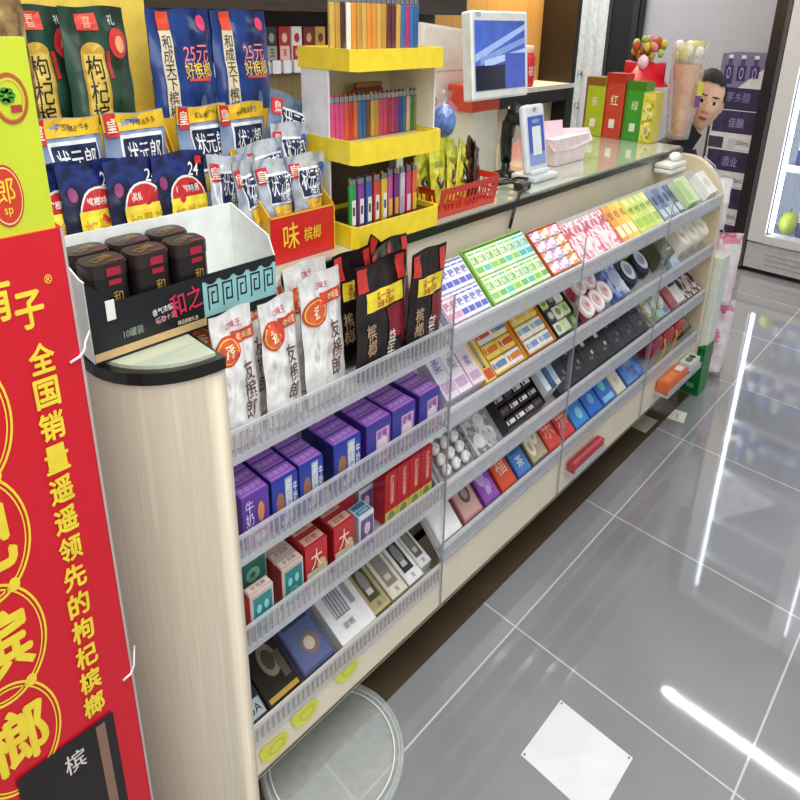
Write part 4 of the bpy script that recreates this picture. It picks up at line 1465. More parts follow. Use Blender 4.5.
_l = {}
NAMES = {'#d0457f': 'pink', '#b02a6a': 'magenta', '#d9502c': 'orange-red', '#c0302a': 'red', '#d86a2a': 'orange', '#2f6aa0': 'blue', '#2a5a94': 'steel blue', '#6a4026': 'brown', '#c9a24a': 'gold', '#b88a34': 'dark gold',
         '#c83a6a': 'rose', '#a02030': 'crimson', '#7a2a80': 'purple', '#24408a': 'navy', '#d9b48a': 'peach', '#2a7a4a': 'green', '#8a8a4a': 'olive', '#3a2420': 'dark brown', '#e9e2cc': 'cream', '#d48a2a': 'amber', '#2a9a4a': 'bright green',
         '#8a3a9c': 'violet', '#3a5aa8': 'cobalt', '#d8432a': 'scarlet', '#e6b83a': 'yellow', '#c85aa0': 'orchid', '#d9d0e0': 'silver', '#e0407a': 'hot pink', '#e8703a': 'coral', '#5a2026': 'maroon'}
used_l = {}


def put_lighter(col, x, y, z, tier, h=.072, label=False, tip=None, w_=.0145):
    k = (col, h, label, tip, w_)
    n = used_l.get((tier, NAMES[col]), 0)
    used_l[(tier, NAMES[col])] = n + 1
    lab = (['', 'second ', 'third ', 'fourth ', 'fifth ', 'sixth '][n]) + NAMES[col] + ' cigarette lighter from left in the ' + tier + ' tier of the yellow rack'
    lab = ('first ' + lab) if n == 0 else lab
    g = 'lighters in the ' + tier + ' tier'
    if k in _l:
        return dup(_l[k], (x, y, z), lab, g)
    t_ = thing('lighter', lab, 'lighter', (x, y, z), g)
    a, b = lighter(col, h, w_, .011, label, tip)
    part('body', a, t_)
    part('metal_cap', b, t_)
    _l[k] = t_
    return t_


mid = ['#d0457f', '#d0457f', '#d0457f', '#d9502c', '#c0302a', '#d86a2a', '#2f6aa0', '#2a5a94', '#6a4026', '#c9a24a', '#b88a34', '#c83a6a', '#c83a6a', '#a02030', '#b02a6a', '#7a2a80', '#24408a', '#2f6aa0', '#d9b48a', '#2a7a4a', '#8a8a4a']
for i, c in enumerate(mid):
    put_lighter(c, RKX - .163 + i * .0166, RKY + .105, ZT + .2045, 'middle', .076, w_=.0155)
topc = ['#c9a24a', '#b88a34', '#3a2420', '#e9e2cc', '#d48a2a', '#b88a34', '#c9a24a', '#d48a2a', '#d48a2a', '#c9a24a', '#b88a34', '#5a2026', '#5a2026', '#c9a24a', '#2f6aa0', '#b02a6a', '#2f6aa0', '#2a5a94']
for i, c in enumerate(topc):
    put_lighter(c, RKX - .160 + i * .0190, RKY + .105, ZT + .3745, 'top', .092, w_=.017)
for i, c in enumerate(['#2a9a4a', '#8a3a9c', '#3a5aa8', '#d8432a', '#e6b83a']):
    put_lighter(c, RKX - .150 + i * .0305, RKY + .04, ZT + .0345, 'bottom', .09, True, None, .023)
for i, (c, t) in enumerate((('#c85aa0', '#e6b83a'), ('#7a2a80', '#e8a03a'), ('#d9d0e0', '#c8a0c0'), ('#e0407a', '#f0d0d8'), ('#e8703a', '#e6c83a'))):
    put_lighter(c, RKX + .006 + i * .0265, RKY + .05, ZT + .0345, 'bottom', .092, False, t, .019)
mb = MB()
for i in range(8):
    mb.box(-.06 + .01 * (i % 2), .06 - .006 * (i % 3), -.008, .008, i * .0135, i * .0135 + .013, M(['#6a4a2c', '#8a5a34', '#4a3424'][i % 3], .4), .003)
solo('cigar_bundle', mb, 'pile of brown cigar packs lying behind the middle tier lighters', 'bundle', (RKX + .02, RKY + .165, ZT + .2045 + .0)) 

# ================================================================ red basket with snacks
BX, BY = 1.665, .285
basket = thing('plastic_basket', 'red lattice plastic basket on the worktop edge filled with small snack bags', 'basket', (BX, BY, ZT))
RB = M('#d0301c', .3, coat=.2)
mb = MB()
bw, bd, bh = .155, .10, .072
mb.box(-bw, bw, 0, 2 * bd, 0, .004, RB)


def wallp(p0, p1, n_):
    P0, P1 = Vector(p0), Vector(p1)
    out = Vector(((P1 - P0).y, -(P1 - P0).x, 0)).normalized()
    for z0, z1 in ((.0, .012), (.03, .036), (.056, .072)):
        a0, a1 = P0 + out * z0 * .25, P1 + out * z0 * .25
        b0, b1 = P0 + out * z1 * .25, P1 + out * z1 * .25
        i_ = -out * .0025
        q = [a0 + Vector((0, 0, z0)), a1 + Vector((0, 0, z0)), b1 + Vector((0, 0, z1)), b0 + Vector((0, 0, z1))]
        vs = q + [v + i_ for v in q]
        mb.add(vs, [(0, 1, 2, 3), (7, 6, 5, 4), (3, 2, 6, 7), (1, 0, 4, 5), (0, 3, 7, 4), (1, 2, 6, 5)], RB)
    for i in range(n_ + 1):
        t0, t1 = max(0, i / n_ - .012), min(1, i / n_ + .012)
        if i in (0, n_):
            t0, t1 = (0, .05) if i == 0 else (.95, 1)
        a0, a1 = P0.lerp(P1, t0), P0.lerp(P1, t1)
        b0, b1 = a0 + out * .017, a1 + out * .017
        q = [a0, a1, b1 + Vector((0, 0, .07)), b0 + Vector((0, 0, .07))]
        i_ = -out * .002
        vs = q + [v + i_ for v in q]
        mb.add(vs, [(0, 1, 2, 3), (7, 6, 5, 4), (0, 3, 7, 4), (1, 2, 6, 5)], RB)


c4 = [(-bw, 0, 0), (bw, 0, 0), (bw, 2 * bd, 0), (-bw, 2 * bd, 0)]
for i in range(4):
    wallp(c4[i], c4[(i + 1) % 4], 16 if i % 2 == 0 else 10)
part('lattice_body', mb, basket)
YG2 = PAT(['#d6d83a', '#e9e852', '#b9bf2c', '#f0ec6a'], 22, .3, (1, 1, 1), 'noise')


def mini_bag(sd, rz, l, ry, dark=False):
    body = PAT(['#2a1c16', '#4a3326', '#17110e'], 20, .35, (1, 1, 1), 'noise') if dark else YG2
    mb, d = pouch(.098, .145, .015, body, RZ(rz) @ RX(-l) @ RY(ry), sd, .003, .09)
    if not dark:
        mb.disc(up(d, 1), .0, .06, .017, .02, M('#3a3a30'), 14)
        mb.disc(up(d, 2), .003, .062, .010, .012, M('#e6e6dc'), 12)
        mb.rect(up(d, 1), -.028, .095, .028, .108, M('#8a962a'), 4, 1)
    else:
        mb.rect(up(d, 1), -.02, .04, .02, .1, M('#8a5a44'), 3, 4)
    return mb


for i, (x, y, rz, l, ry, dk, lab) in enumerate(((-.115, .09, 20, 4, -14, 0, 'yellow-green snack bag, leftmost in the red basket'), (-.075, .06, 10, 12, 6, 0, 'yellow-green snack bag, second from left in the red basket'), (-.03, .12, -12, 2, -8, 0, 'yellow-green snack bag at the back middle of the red basket'),
                                               (.0, .07, 20, 8, 14, 0, 'yellow-green snack bag at the middle front with dark dot'), (.055, .08, 16, 6, 24, 0, 'yellow-green snack bag, rightmost yellow one in the red basket'), (.04, .15, 0, 0, 4, 0, 'yellow-green snack bag behind the rightmost yellow one'),
                                               (.105, .10, 10, 2, 28, 1, 'dark brown snack strip, taller one at right in the red basket'), (.12, .06, 30, 8, 42, 1, 'dark brown snack strip lying low at the right rim of the red basket'), (-.11, .15, 0, 0, 0, 1, 'dark snack bag hidden at the back left of the red basket'))):
    solo('snack_sachet', mini_bag(i, rz, l, ry, dk), lab, 'sachet', (BX + x, BY + y, ZT + .012), 'small bags in the red basket')
lol = thing('lollipop', 'blue ball lollipop in clear wrapper sticking up from the red basket', 'lollipop', (BX + .055, BY + .175, ZT + .006))
mb = MB()
mb.tube([(0, 0, 0), (.004, 0, .09), (.012, 0, .15)], .0025, M('#e3dfd6', .5), 6)
part('stick', mb, lol)
mb = MB()
mb.ball((.014, 0, .19), .042, PAT(['#1f62d0', '#3f8fe8', '#1a4cb0', '#8fbcf0'], 22, .2, (1, 1, 1), 'noise'), 20)
part('candy_ball', mb, lol)
mb = MB()
mb.lathe([(.004, .135), (.03, .155), (.051, .19), (.045, .225), (.02, .245), (.03, .265)], (.013, 0, 0), CLEAR('#e6eef4', .1, .08, .08), 16, True, False)
part('wrapper', mb, lol)

# ================================================================ cash register and payment devices
BEI = M('#ddd9c8', .45, var=.04)
pos = thing('cash_register', 'off-white cash register with tilted customer screen on a red and cream pillar', 'cash register', (2.1, .56, ZT))
mb = MB()
mb.prism([(-.09, 0), (.11, 0), (.09, .19), (-.07, .19)], .0, .12, BEI, 'y')
part('pillar', mb, pos)
mb = MB()
mb.box(-.085, .10, -.004, .124, .19, .265, M('#d8452c', .4), .004)
part('red_band', mb, pos)
scr = MB(Matrix.Translation((.005, -.05, .35)) @ RX(-8))
scr.box(-.19, .172, -.02, .03, -.120, .112, M('#e9ece4', .35), .006)
part_s = part('screen_housing', scr, pos)
sc2 = MB(Matrix.Translation((.005, -.05, .35)) @ RX(-8))
f = face((0, -.0208, 0), (1, 0, 0), (0, 0, 1))
sc2.rect(f, -.175, -.095, .146, .086, M('#3f5cb0', .12, emit=.35, var=.35, scale=9))
for k, (c, dx) in enumerate((('#9fb4e6', 0), ('#7f98d6', .03), ('#b4c4ee', .055))):
    g = lift_fn(f, .0004 + .0002 * k)
    sc2.add([g(-.175 + dx, -.02 - dx * .3), g(-.175 + dx, .0 - dx * .3), g(.146, .078 - dx * 1.2), g(.146, .063 - dx * 1.2)], [(3, 2, 1, 0)], M(c, .15, emit=.3))
g = lift_fn(f, .0012)
sc2.rect(g, -.175, -.095, .01, -.03, M('#23273a', .12))
sc2.rect(g, .01, -.095, .146, -.0, M('#4a5cb8', .12, emit=.25))
sc2.text(f, 'POS', -.15, .101, .012, M('#4a8a9c'), .05)
part('screen', sc2, part_s, 'glossy blue screen with pale diagonal streaks')
mb = MB()
mb.tube([(-.02, .06, .265), (-.02, .02, .31), (-.02, -.01, .35)], .022, BEI, 10)
part('screen_arm', mb, pos)

mb = MB()
sh = [(-.02, .0), (.33, .0), (.33, .41), (.05, .43), (.03, .33), (-.02, .16)]
mb.prism(sh, .0, .12, M('#e9e5da', .5, var=.04), 'y')
mb.prism([(.05, .30), (.32, .30), (.32, .405), (.065, .42)], -.004, .0, M('#e4dfd2', .45), 'y')
f = face((0, -.0045, 0), (1, 0, 0), (0, 0, 1))
mb.disc(f, .135, .215, .012, .013, M('#8f8a7c'), 16)
mb.disc(lift_fn(f, .0005), .135, .215, .007, .008, M('#b9b3a4'), 14)
mb.rect(lift_fn(f, .0003), .02, .10, .30, .106, M('#bfb8a6'))
solo('till_monitor', mb, 'cream back of the cashier monitor between the lighter rack and customer screen', 'monitor', (1.82, .70, ZT + .0005))

# scanner
scn = thing('barcode_scanner', 'black barcode scanner standing upright behind the payment stand', 'scanner', (2.19, .50, ZT))
mb = MB()
mb.lathe([(.05, 0), (.05, .008), (.02, .016), (.015, .05)], (0, 0, 0), BLACK, 18)
part('base', mb, scn)
mb = MB()
mb.tube([(0, 0, .04), (.0, .005, .10), (.005, .0, .15), (.01, -.02, .19)], [.022, .026, .03, .034], BLACK, 12)
mb.tube([(.01, -.005, .185), (.02, -.05, .175)], [.034, .028], M('#232325', .3), 12)
mb.rect(face((-.012, -.030, .10), (1, 0, 0), (0, 0, 1)), 0, 0, .03, .014, M('#c9c9c4'))
part('scanner_body', mb, scn)

pay = thing('payment_stand', 'white and blue payment speaker stand on a grey base near the counter edge', 'payment stand', (2.235, .355, ZT))
mb = MB()
mb.box(-.085, .085, -.03, .09, 0, .018, M('#cfd2d4', .3), .005)
mb.box(-.06, .06, .0, .05, .018, .03, M('#e6e8ea', .3), .003)
part('base', mb, pay)
mb = MB(Matrix.Translation((0, .015, .03)) @ RX(-14))
mb.box(-.074, .074, 0, .03, -.008, .19, M('#dfe3ea', .3, coat=.3), .012, 3)
f = face((-.068, -.0004, 0), (1, 0, 0), (0, 0, 1))
mb.rect(f, .012, .05, .124, .155, M('#3f62c4', .35))
mb.rect(f, .012, .012, .124, .05, M('#8fa6de', .35))
mb.rect(lift_fn(f, .0005), .038, .042, .1, .125, M('#f2f4f4', .4))
mb.text(lift_fn(f, .0005), '扫码支付', .068, .14, .012, M('#e6ebf4'), .09)
mb.text(lift_fn(f, .0003), 'pay', .068, .172, .014, M('#4a4f5c'), .05)
part('body', mb, pay)

mb = MB()
mb.tube([(2.0 - 2.05, .03, .012), (.02, .0, .016), (.05, -.05, .012), (.0, -.085, .018), (-.06, -.095, .006), (-.10, -.105, -.03), (-.13, -.11, -.075)], .006, BLACK, 8)
mb.tube([(.05, -.04, .014), (.09, -.03, .02), (.10, .02, .015), (.06, .05, .008), (.02, .06, .007)], .0045, BLACK, 8)
mb.box(-.01, .05, -.075, -.03, .0, .022, M('#1d1d20', .3), .005)
solo('cable', mb, 'black cable and plug trailing over the counter edge beside the red basket', 'cable', (2.0, .355, ZT + .003))
mb = MB()
mb.prism([(-.135, 0), (.115, 0), (.15, .085), (-.155, .085)], -.06, .06, M('#ecd9dc', .5), 'y')
mb.add([(-.155, -.06, .0855), (.15, -.06, .0855), (.15, .06, .0855), (-.155, .06, .0855)], [(0, 1, 2, 3)], M('#f0e8e8', .6))
PKP = M('#eec4d0', .7)
mb.add([(-.16, -.063, .05), (-.02, -.066, .045), (.02, .01, .105), (-.15, .03, .11)], [(0, 1, 2, 3)], PKP)
mb.add([(-.02, -.066, .045), (.17, -.07, .06), (.19, -.03, .098), (.02, .01, .105)], [(0, 1, 2, 3)], M('#f2d3dc', .7))
mb.add([(-.15, .03, .11), (.02, .01, .105), (.08, .05, .125), (-.1, .06, .13)], [(0, 1, 2, 3)], M('#e9b8c6', .7))
solo('paper_box', mb, 'white box heaped with folded pink paper on the worktop', 'box', (2.62, .50, ZT + .001))

# four drink cartons
for (x, y, w_, h, body, topc_, l, nm) in ((3.36, .74, .115, .232, '#aebd2c', '#8a5a26', 'yellow-green carton with brown top, leftmost of the four gift cartons', '春'), (3.37, .63, .11, .25, '#c8452f', '#b5301f', 'red carton, second and tallest of the four gift cartons', '红'),
                                         (3.38, .515, .11, .225, '#3f9a2c', '#4a7a1c', 'green carton, third of the four gift cartons', '绿'), (3.365, .43, .065, .19, '#d6c53a', '#e0d25a', 'small golden yellow carton, rightmost of the four gift cartons', '金')):
    mb = MB()
    mb.box(0, .10, -w_ / 2, w_ / 2, 0, h, M(body, .35, coat=.2), .002)
    f = face((-.0003, w_ / 2, 0), (0, -1, 0), (0, 0, 1))
    mb.rect(f, .0, h * .86, w_, h * .995, M(topc_, .35))
    mb.rect(f, .0, 0, w_ * .1, h * .86, M(topc_, .35, var=.2))
    mb.rect(lift_fn(f, .0004), w_ * .35, h * .16, w_ * .65, h * .3, M('#e9e6d2'))
    mb.text(lift_fn(f, .0005), nm, w_ * .52, h * .6, h * .16, M('#e9e2b4'), w_ * .5)
    if nm == '金':
        mb.rect(lift_fn(f, .0004), w_ * .1, h * .05, w_ * .9, h * .8, PAT(['#d6c53a', '#f0e68a', '#a99a20', '#e9dc5f'], 70))
    mb.rect(face((0, -w_ / 2, h + .0002), (1, 0, 0), (0, 1, 0)), 0, 0, .1, w_, M(topc_, .35))
    solo('gift_carton', mb, l, 'carton', (x, y, ZT))

# flower ornament with red bow
fl = thing('flower_ornament', 'small flower arrangement with a big red bow on a white stand', 'ornament', (3.60, .575, ZT))
mb = MB()
mb.lathe([(.05, 0), (.055, .01), (.03, .04), (.026, .10), (.05, .16), (.055, .18)], (0, 0, 0), M('#ece6e4', .4), 18)
mb.ball((-.045, -.02, .09), .028, M('#23242c', .3), 10)
mb.ball((-.04, .0, .15), .03, M('#e6a9bd', .5), 12)
part('stand', mb, fl)
mb = MB()
RB2 = M('#d3162c', .45)
for s in (-1, 1):
    mb.grid(lambda i, j, s=s: (-.03 + .02 * math.sin(PI * j), s * (.01 + .105 * i), .262 + (.055 * i + .016) * math.sin(2 * PI * j) * (1 - .35 * i) - .015 * i), 8, 12, RB2, True)
mb.ball((-.03, 0, .265), .026, RB2, 10)
mb.lathe([(.13, .20), (.10, .225), (.04, .29), (.0, .30)], (0, 0, 0), RB2, 16, True, False)
part('ribbon_bow', mb, fl)
rnd = random.Random(4)
mb = MB()
cols = ['#c9a23c', '#8fae3a', '#d97a8a', '#b5522c', '#e3c25a', '#a9c04a']
for i in range(26):
    a, r = rnd.uniform(0, 2 * PI), rnd.uniform(.02, .10)
    mb.ball((r * .6 * math.cos(a), r * math.sin(a), .33 + rnd.uniform(-.02, .045)), rnd.uniform(.014, .024), M(cols[i % 6], .5), 8)
for i in range(10):
    a = rnd.uniform(0, 2 * PI)
    mb.tube([(0, 0, .24), (.03 * math.cos(a), .05 * math.sin(a), .32)], .003, M('#5f8a3a', .5), 5)
mb.ball((-.05, 0, .29), .03, M('#f2d0d8', .5), 10)
part('flower_heads', mb, fl)

bq = thing('bouquet', 'tall bouquet in a clear sleeve with orange wrapping and yellow-white blooms', 'bouquet', (3.67, .375, ZT))
mb = MB()
for i in range(12):
    a, r = i * 2.4, .02 + .05 * (i % 4) / 3
    mb.ball((r * math.cos(a) * .7, r * math.sin(a), .315 + .02 * ((i * 7) % 3)), .024, M(['#eeeacb', '#d9cf4a', '#b4c24f', '#f2efe2'][i % 4], .5), 9)
part('flower_heads', mb, bq)
mb = MB()
mb.lathe([(.035, .01), (.045, .1), (.062, .22), (.075, .29)], (0, .0, 0), PAT(['#e88a3c', '#f0b05a', '#e0603c', '#f3d0b0'], 9, .4, (1, 1, .4), 'noise'), 18, True, False)
mb.tube([(0, 0, .0), (0, 0, .3)], .02, M('#5f8a3a', .5), 8)
part('orange_wrap', mb, bq)
mb = MB()
mb.lathe([(.06, 0), (.075, .12), (.085, .25), (.09, .37)], (0, 0, 0), CLEAR('#f3ece6', .32, .1, .14), 20, True, False)
part('clear_sleeve', mb, bq)
mb = MB()
mb.rect(face((-.06, -.072, .13), (.75, -.3, 0), (0, 0, 1), .004), .02, 0, .07, .045, M('#7a4f9a', .4))
mb.rect(face((-.06, -.078, .175), (.75, -.3, 0), (0, 0, 1), .004), .02, 0, .07, .05, M('#e3e04a', .4))
part('label_band', mb, bq, 'yellow and violet label band')

# ================================================================ poster display at the left
RP = M('#cf1226', .4, var=.03)
YP = M('#f2d83a', .45)
PX, PY = .295, -.05
po = thing('poster_stand', 'red and lime advertising display board with yellow lettering in front of the counter end', 'display board', (PX, PY, 0))
mb = MB()
mb.box(-.62, .0, 0, .03, 0, 1.232, RP)
f = face((0, 0, 0), (1, 0, 0), (0, 0, 1))
mb.rect(f, -.004, 0, 0, 1.232, M('#b9a9a9', .4))
col = '全国销量遥遥领先的枸杞槟榔'
n = len(col)
def bold(fn, ch, a, b, h, wmax, sx=1.0, k=.0009):
    for q, (dx, dy) in enumerate(((-k, 0), (k, 0), (0, k), (0, -k), (0, 0))):
        mb.text(lift_fn(fn, .00012 * q), ch, a + dx, b + dy, h, YP, wmax, 0.0, sx=sx)


for i, ch in enumerate(col):
    bold(lift_fn(f, .001), ch, -.056 - .0014 * i, 1.097 - i * .0412, .034, .033)
bold(f, '有', -.100, 1.172, .046, .042)
bold(f, '子', -.060, 1.153, .040, .036)
mb.text(f, '®', -.030, 1.181, .010, YP, .010)
big = '枸杞槟榔'
for i, ch in enumerate(big):
    z = 1.052 - i * .1405
    cx = -.176 - .006 * i
    mb.disc(f, cx, z, .070, .085, YP, 44, .955)
    mb.disc(lift_fn(f, .0002), cx, z, .0635, .0785, YP, 44, .97)
    bold(lift_fn(f, .0006), ch, cx + .004, z, .088, .084, k=.0022)
    if i:
        mb.disc(lift_fn(f, .0005), cx + .040, z + .071, .008, .009, YP, 14)
# printed pack at the bottom
g = lift_fn(f, .0025)
mb.rect(g, -.205, .25, -.046, .572, M('#1b1716', .4))
g2 = lift_fn(f, .0031)
mb.rect(g2, -.078, .25, -.062, .565, M('#8a6a5a', .4))
mb.text(g2, '槟', -.118, .535, .034, M('#d9d2cc'), .034)
part('red_panel', mb, po, 'red panel with yellow characters')
mb = MB()
mb.box(-.62, -.008, .004, .026, 1.232, 1.418, M('#c6d430', .45, var=.03))
f = face((0, .004, 0), (1, 0, 0), (0, 0, 1))
cx, z = -.037, 1.363
mb.disc(f, cx, z, .021, .024, M('#b5562c'), 30, .84)
mb.disc(lift_fn(f, .0003), cx, z, .0165, .019, M('#dfc93a'), 30, .9)
for i in range(7):
    a = i * .9
    mb.disc(lift_fn(f, .0004), cx - .004 + .006 * math.cos(a), z + .003 + .005 * math.sin(a), .005, .003, M('#3f8f2c'), 10)
mb.rect(lift_fn(f, .0005), cx - .001, z - .013, cx + .012, z - .006, M('#b03a3a'))
mb.disc(f, -.062, 1.272, .021, .031, M('#cc3a22'), 30)
mb.disc(lift_fn(f, .0002), -.062, 1.272, .0192, .0285, M('#e9dca0'), 30, .95)
mb.text(lift_fn(f, .0006), '郎', -.062, 1.278, .026, M('#f0d040'), .022)
mb.text(lift_fn(f, .0006), 'sp', -.062, 1.256, .009, M('#f0d040'), .02)
part('lime_header', mb, po, 'lime green header panel with round emblems')
for z, L in ((1.085, .012), (.612, .004)):
    mb = MB()
    mb.tube([(-.020, -.002, z - .004), (-.006, -.004, z), (.004, .004, z + .003), (.012, .02, z + .006), (.016 + L, .03 + L, z + .010)], .0018, M('#eeeeea', .5), 6)
    part('cable_tie', mb, po, 'white cable tie')

# ================================================================ things on the floor
mb = MB()
mb.box(-.11, .11, -.118, .118, 0, .0012, M('#e2e3e4', .5, var=.05, scale=12))
for sx in (-1, 1):
    for sy in (-1, 1):
        mb.disc(face((sx * .102, sy * .110, .0013), (1, 0, 0), (0, 1, 0)), 0, 0, .003, .003, M('#3a3a3c'), 8)
solo('paper_sheet', mb, 'white paper sheet lying on the grey tiles at the bottom of the picture', 'paper', (1.290, -.504, .0005))
mb = MB()
PLM = CLEAR('#e3ebe8', .42, .15, .12)
mb.lathe([(.0, .004), (.17, .004), (.185, .006), (.196, .014), (.203, .014), (.206, .004), (.206, .001)], (0, 0, 0), PLM, 48, True, False)
for r in (.178, .192):
    mb.lathe([(r - .002, .0085), (r, .0095), (r + .002, .0085)], (0, 0, 0), M('#eef2f2', .3), 48, True, False)
solo('round_mat', mb, 'round translucent plastic lid lying on the floor half under the counter', 'lid', (.80, .0, .0028))
mb = MB(RZ(12))
mb.box(-.055, .055, -.045, .045, 0, .0012, M('#e9e6de', .5))
mb.rect(face((-.04, -.03, .0013), (1, 0, 0), (0, 1, 0)), .01, .02, .06, .03, M('#c9c4ba'))
solo('paper_note', mb, 'small square paper note on the floor near the far end of the kickboard', 'note', (3.19, -.03, .0005))

# far end: leaning carton and hanging bags
lc = MB()
lc.box(0, .12, -.05, .05, 0, .60, M('#dfe8df', .4, var=.05), .004)
f = face((-.0006, .05, 0), (0, -1, 0), (0, 0, 1))
lc.rect(f, 0, 0, .1, .21, M('#157a3c', .4))
lc.add([f(0, .19), f(.1, .19), f(.1, .235)], [(0, 1, 2)], M('#157a3c', .4))
lc.rect(face((0, -.0506, 0), (1, 0, 0), (0, 0, 1)), 0, 0, .12, .23, M('#157a3c', .4))
lc.rect(lift_fn(f, .0005), .03, .03, .07, .05, M('#7fc08f', .4))
lc.rect(lift_fn(f, .0005), .045, .555, .06, .6, M('#e0603c', .4))
solo('tall_carton', lc, 'tall white carton with green lower part leaning against the far counter end', 'carton', (3.462, .012, 0))
TOY = PAT(['#f0eef0', '#e3e6e8', '#f3d3dc', '#e9eef0', '#d94f78', '#f4f4f4'], 12, .3, (1, 1, 1), 'noise')
for i, (x, y, z, w_, h, lab) in enumerate(((3.60, .09, .68, .13, .2, 'white plastic bag hanging at the top beside the rounded end panel'), (3.66, .03, .36, .19, .30, 'white and pink toy bag hanging below the white bag at the far end'), (3.74, .02, .03, .18, .33, 'white and pink toy bag standing lowest on the floor at the far end'))):
    b = thing('toy_bag', lab, 'bag', (x, y, z), 'plastic bags at the far counter end')
    mb, d = pouch(w_, h, .09, TOY if i else M('#e9e9ea', .35), RZ(-60), 60 + i, .006, .06)
    if i:
        mb.disc(up(d, 1), -.02, h * .3, .028, .05, M('#d8456f', .4), 16)
        mb.disc(up(d, 2), -.02, h * .3, .012, .022, M('#f0c0d0', .4), 12)
        mb.rect(up(d, 1), -w_ * .45, h * .86, w_ * .45, h * .93, M('#e79ab2', .4), 6, 1)
        mb.disc(up(d, 1), -w_ * .35, h * .82, .016, .022, M('#d03050', .4), 12)
    part('bag_body', mb, b)
    if i < 2:
        mb = MB()
        y2 = .06 if i == 0 else .02
        mb.tube([(0, 0, h - .01), (-.05, .02, h + .05), (-(x - 3.458), .05, h + .09)], .003, M('#d9d9da', .4), 6)
        part('hanger_loop', mb, b)

# ================================================================ back cabinet with cigarette packs
WOODD = PAT(['#2e2418', '#3d3122', '#35291c'], 3, .45, (1, 1, 14), 'noise')
TAN = PAT(['#b98a48', '#c99a55', '#c29250'], 2.5, .5, (12, 12, .7), 'noise')
OLV = PAT(['#7a6842', '#86734b', '#6f5f3b'], 2.5, .5, (12, 12, .7), 'noise')
cab = thing('back_cabinet', 'brown and tan wall cabinet with a cigarette shelf behind the counter', 'cabinet', (.2, 1.6, 0))
OB = Vector((.2, 1.6, 0))


def cb():
    return MB(Matrix.Translation(-OB))


mb = cb()
mb.box(.2, 3.2, 1.62, 1.95, 0, 1.255, OLV)
part('lower_panel', mb, cab)
mb = cb()
mb.box(.2, 3.2, 1.80, 1.95, 1.255, 2.3, WOODD)
mb.box(.2, 3.2, 1.55, 1.80, 1.455, 2.3, WOODD)
part('upper_panel', mb, cab)
mb = cb()
mb.box(.2, 3.2, 1.60, 1.80, 1.255, 1.29, M('#a39c8e', .4))
for i in range(26):
    mb.box(1.45 + i * .062, 1.495 + i * .062, 1.597, 1.6, 1.252, 1.296, M('#e2e0ea', .5))
part('cigarette_shelf', mb, cab, 'shelf with white price tags')
mb = cb()
mb.box(3.2, 4.60, 1.90, 1.95, 1.11, 2.3, TAN)
part('lit_panel', mb, cab, 'tan back panel in warm light')
mb = cb()
mb.box(3.2, 4.62, 1.60, 1.90, 1.085, 1.11, M('#e6e2d6', .35))
mb.box(3.2, 4.62, 1.603, 1.63, 1.02, 1.085, M('#1a1613', .4))
part('display_shelf', mb, cab)
mb = cb()
mb.box(3.2, 4.55, 1.72, 1.95, 0, 1.085, M('#d6c4a4', .5, var=.12, scale=5))
part('lower_niche', mb, cab)
mb = cb()
mb.box(4.55, 4.66, 1.60, 1.95, 0, 1.085, M('#191512', .4))
mb.box(4.60, 4.66, 1.60, 1.95, 1.11, 2.3, M('#1e1712', .4))
part('side_post', mb, cab)
cig = [('#9a9499', '#3b3b44'), ('#e4dcd4', '#b5303f'), ('#d9d5cb', '#3c4a44'), ('#2b2f2c', '#9a9a94'), ('#b3222c', '#e6c0b0'), ('#e9e4da', '#b8283a'), ('#7a2430', '#d9b070'), ('#c8a24a', '#7a3a20'), ('#23314f', '#c9ccd6'), ('#b52430', '#f0d9c4'), ('#e3dfd6', '#2f5a94'), ('#8a1f2c', '#c9a24a'), ('#d9577a', '#f0d0da'), ('#c83a5a', '#f3e0e4'), ('#e6e2dc', '#3f7a5a'), ('#a9242e', '#e3c9a0')]
cn = ['grey and charcoal', 'cream and red', 'ivory and green', 'black and grey', 'bright red', 'white and crimson', 'maroon', 'gold and brown', 'navy', 'red and cream', 'white and blue', 'dark red and gold', 'pink', 'rose', 'white and green', 'red and tan']
for i in range(16):
    x = 1.62 + i * .0735
    a, b = cig[i]
    mb = carton(.062, .03, .115, M(a, .4), [('F', 'r', .06, .04, .94, .45, M(b, .4)), ('F', 'e', .5, .68, .25, .14, M(b, .4)), ('F', 't', ['福', '红', '云', '玉', '喜'][i % 5], .5, .26, .22, M(a, .4), .5)])
    solo('cigarette_pack', mb, cn[i] + ' cigarette pack on the back shelf, ' + ordn(i, 16), 'cigarette pack', (x, 1.625, 1.2905), 'cigarette packs on the back shelf')
# red jar and blue bottle on the lit shelf
jar = thing('red_jar', 'red printed jar on the lit shelf behind the customer screen', 'jar', (4.10, 1.70, 1.111))
mb = MB()
mb.lathe([(.065, 0), (.07, .01), (.07, .145), (.05, .17)], (0, 0, 0), M('#c42332', .35), 20)
mb.text(lambda a, b: Vector((.0712 * math.sin(a / .0712), -.0712 * math.cos(a / .0712), .08 + b)), '福禄', 0, 0, .05, M('#f0d9d4'), .09)
part('body', mb, jar)
mb = MB()
mb.lathe([(.054, .168), (.056, .20), (.05, .205)], (0, 0, 0), M('#e9b8b0', .4), 18)
part('lid', mb, jar)
bt = thing('blue_bottle', 'slim dark blue bottle standing behind the red jar', 'bottle', (4.07, 1.83, 1.111))
mb = MB()
mb.lathe([(.03, 0), (.032, .01), (.032, .2), (.014, .25), (.014, .27)], (0, 0, 0), M('#2a3a6a', .2), 16)
part('body', mb, bt)
mb = MB()
mb.lathe([(.017, .268), (.017, .30)], (0, 0, 0), M('#1d2444', .3), 14)
part('cap', mb, bt)

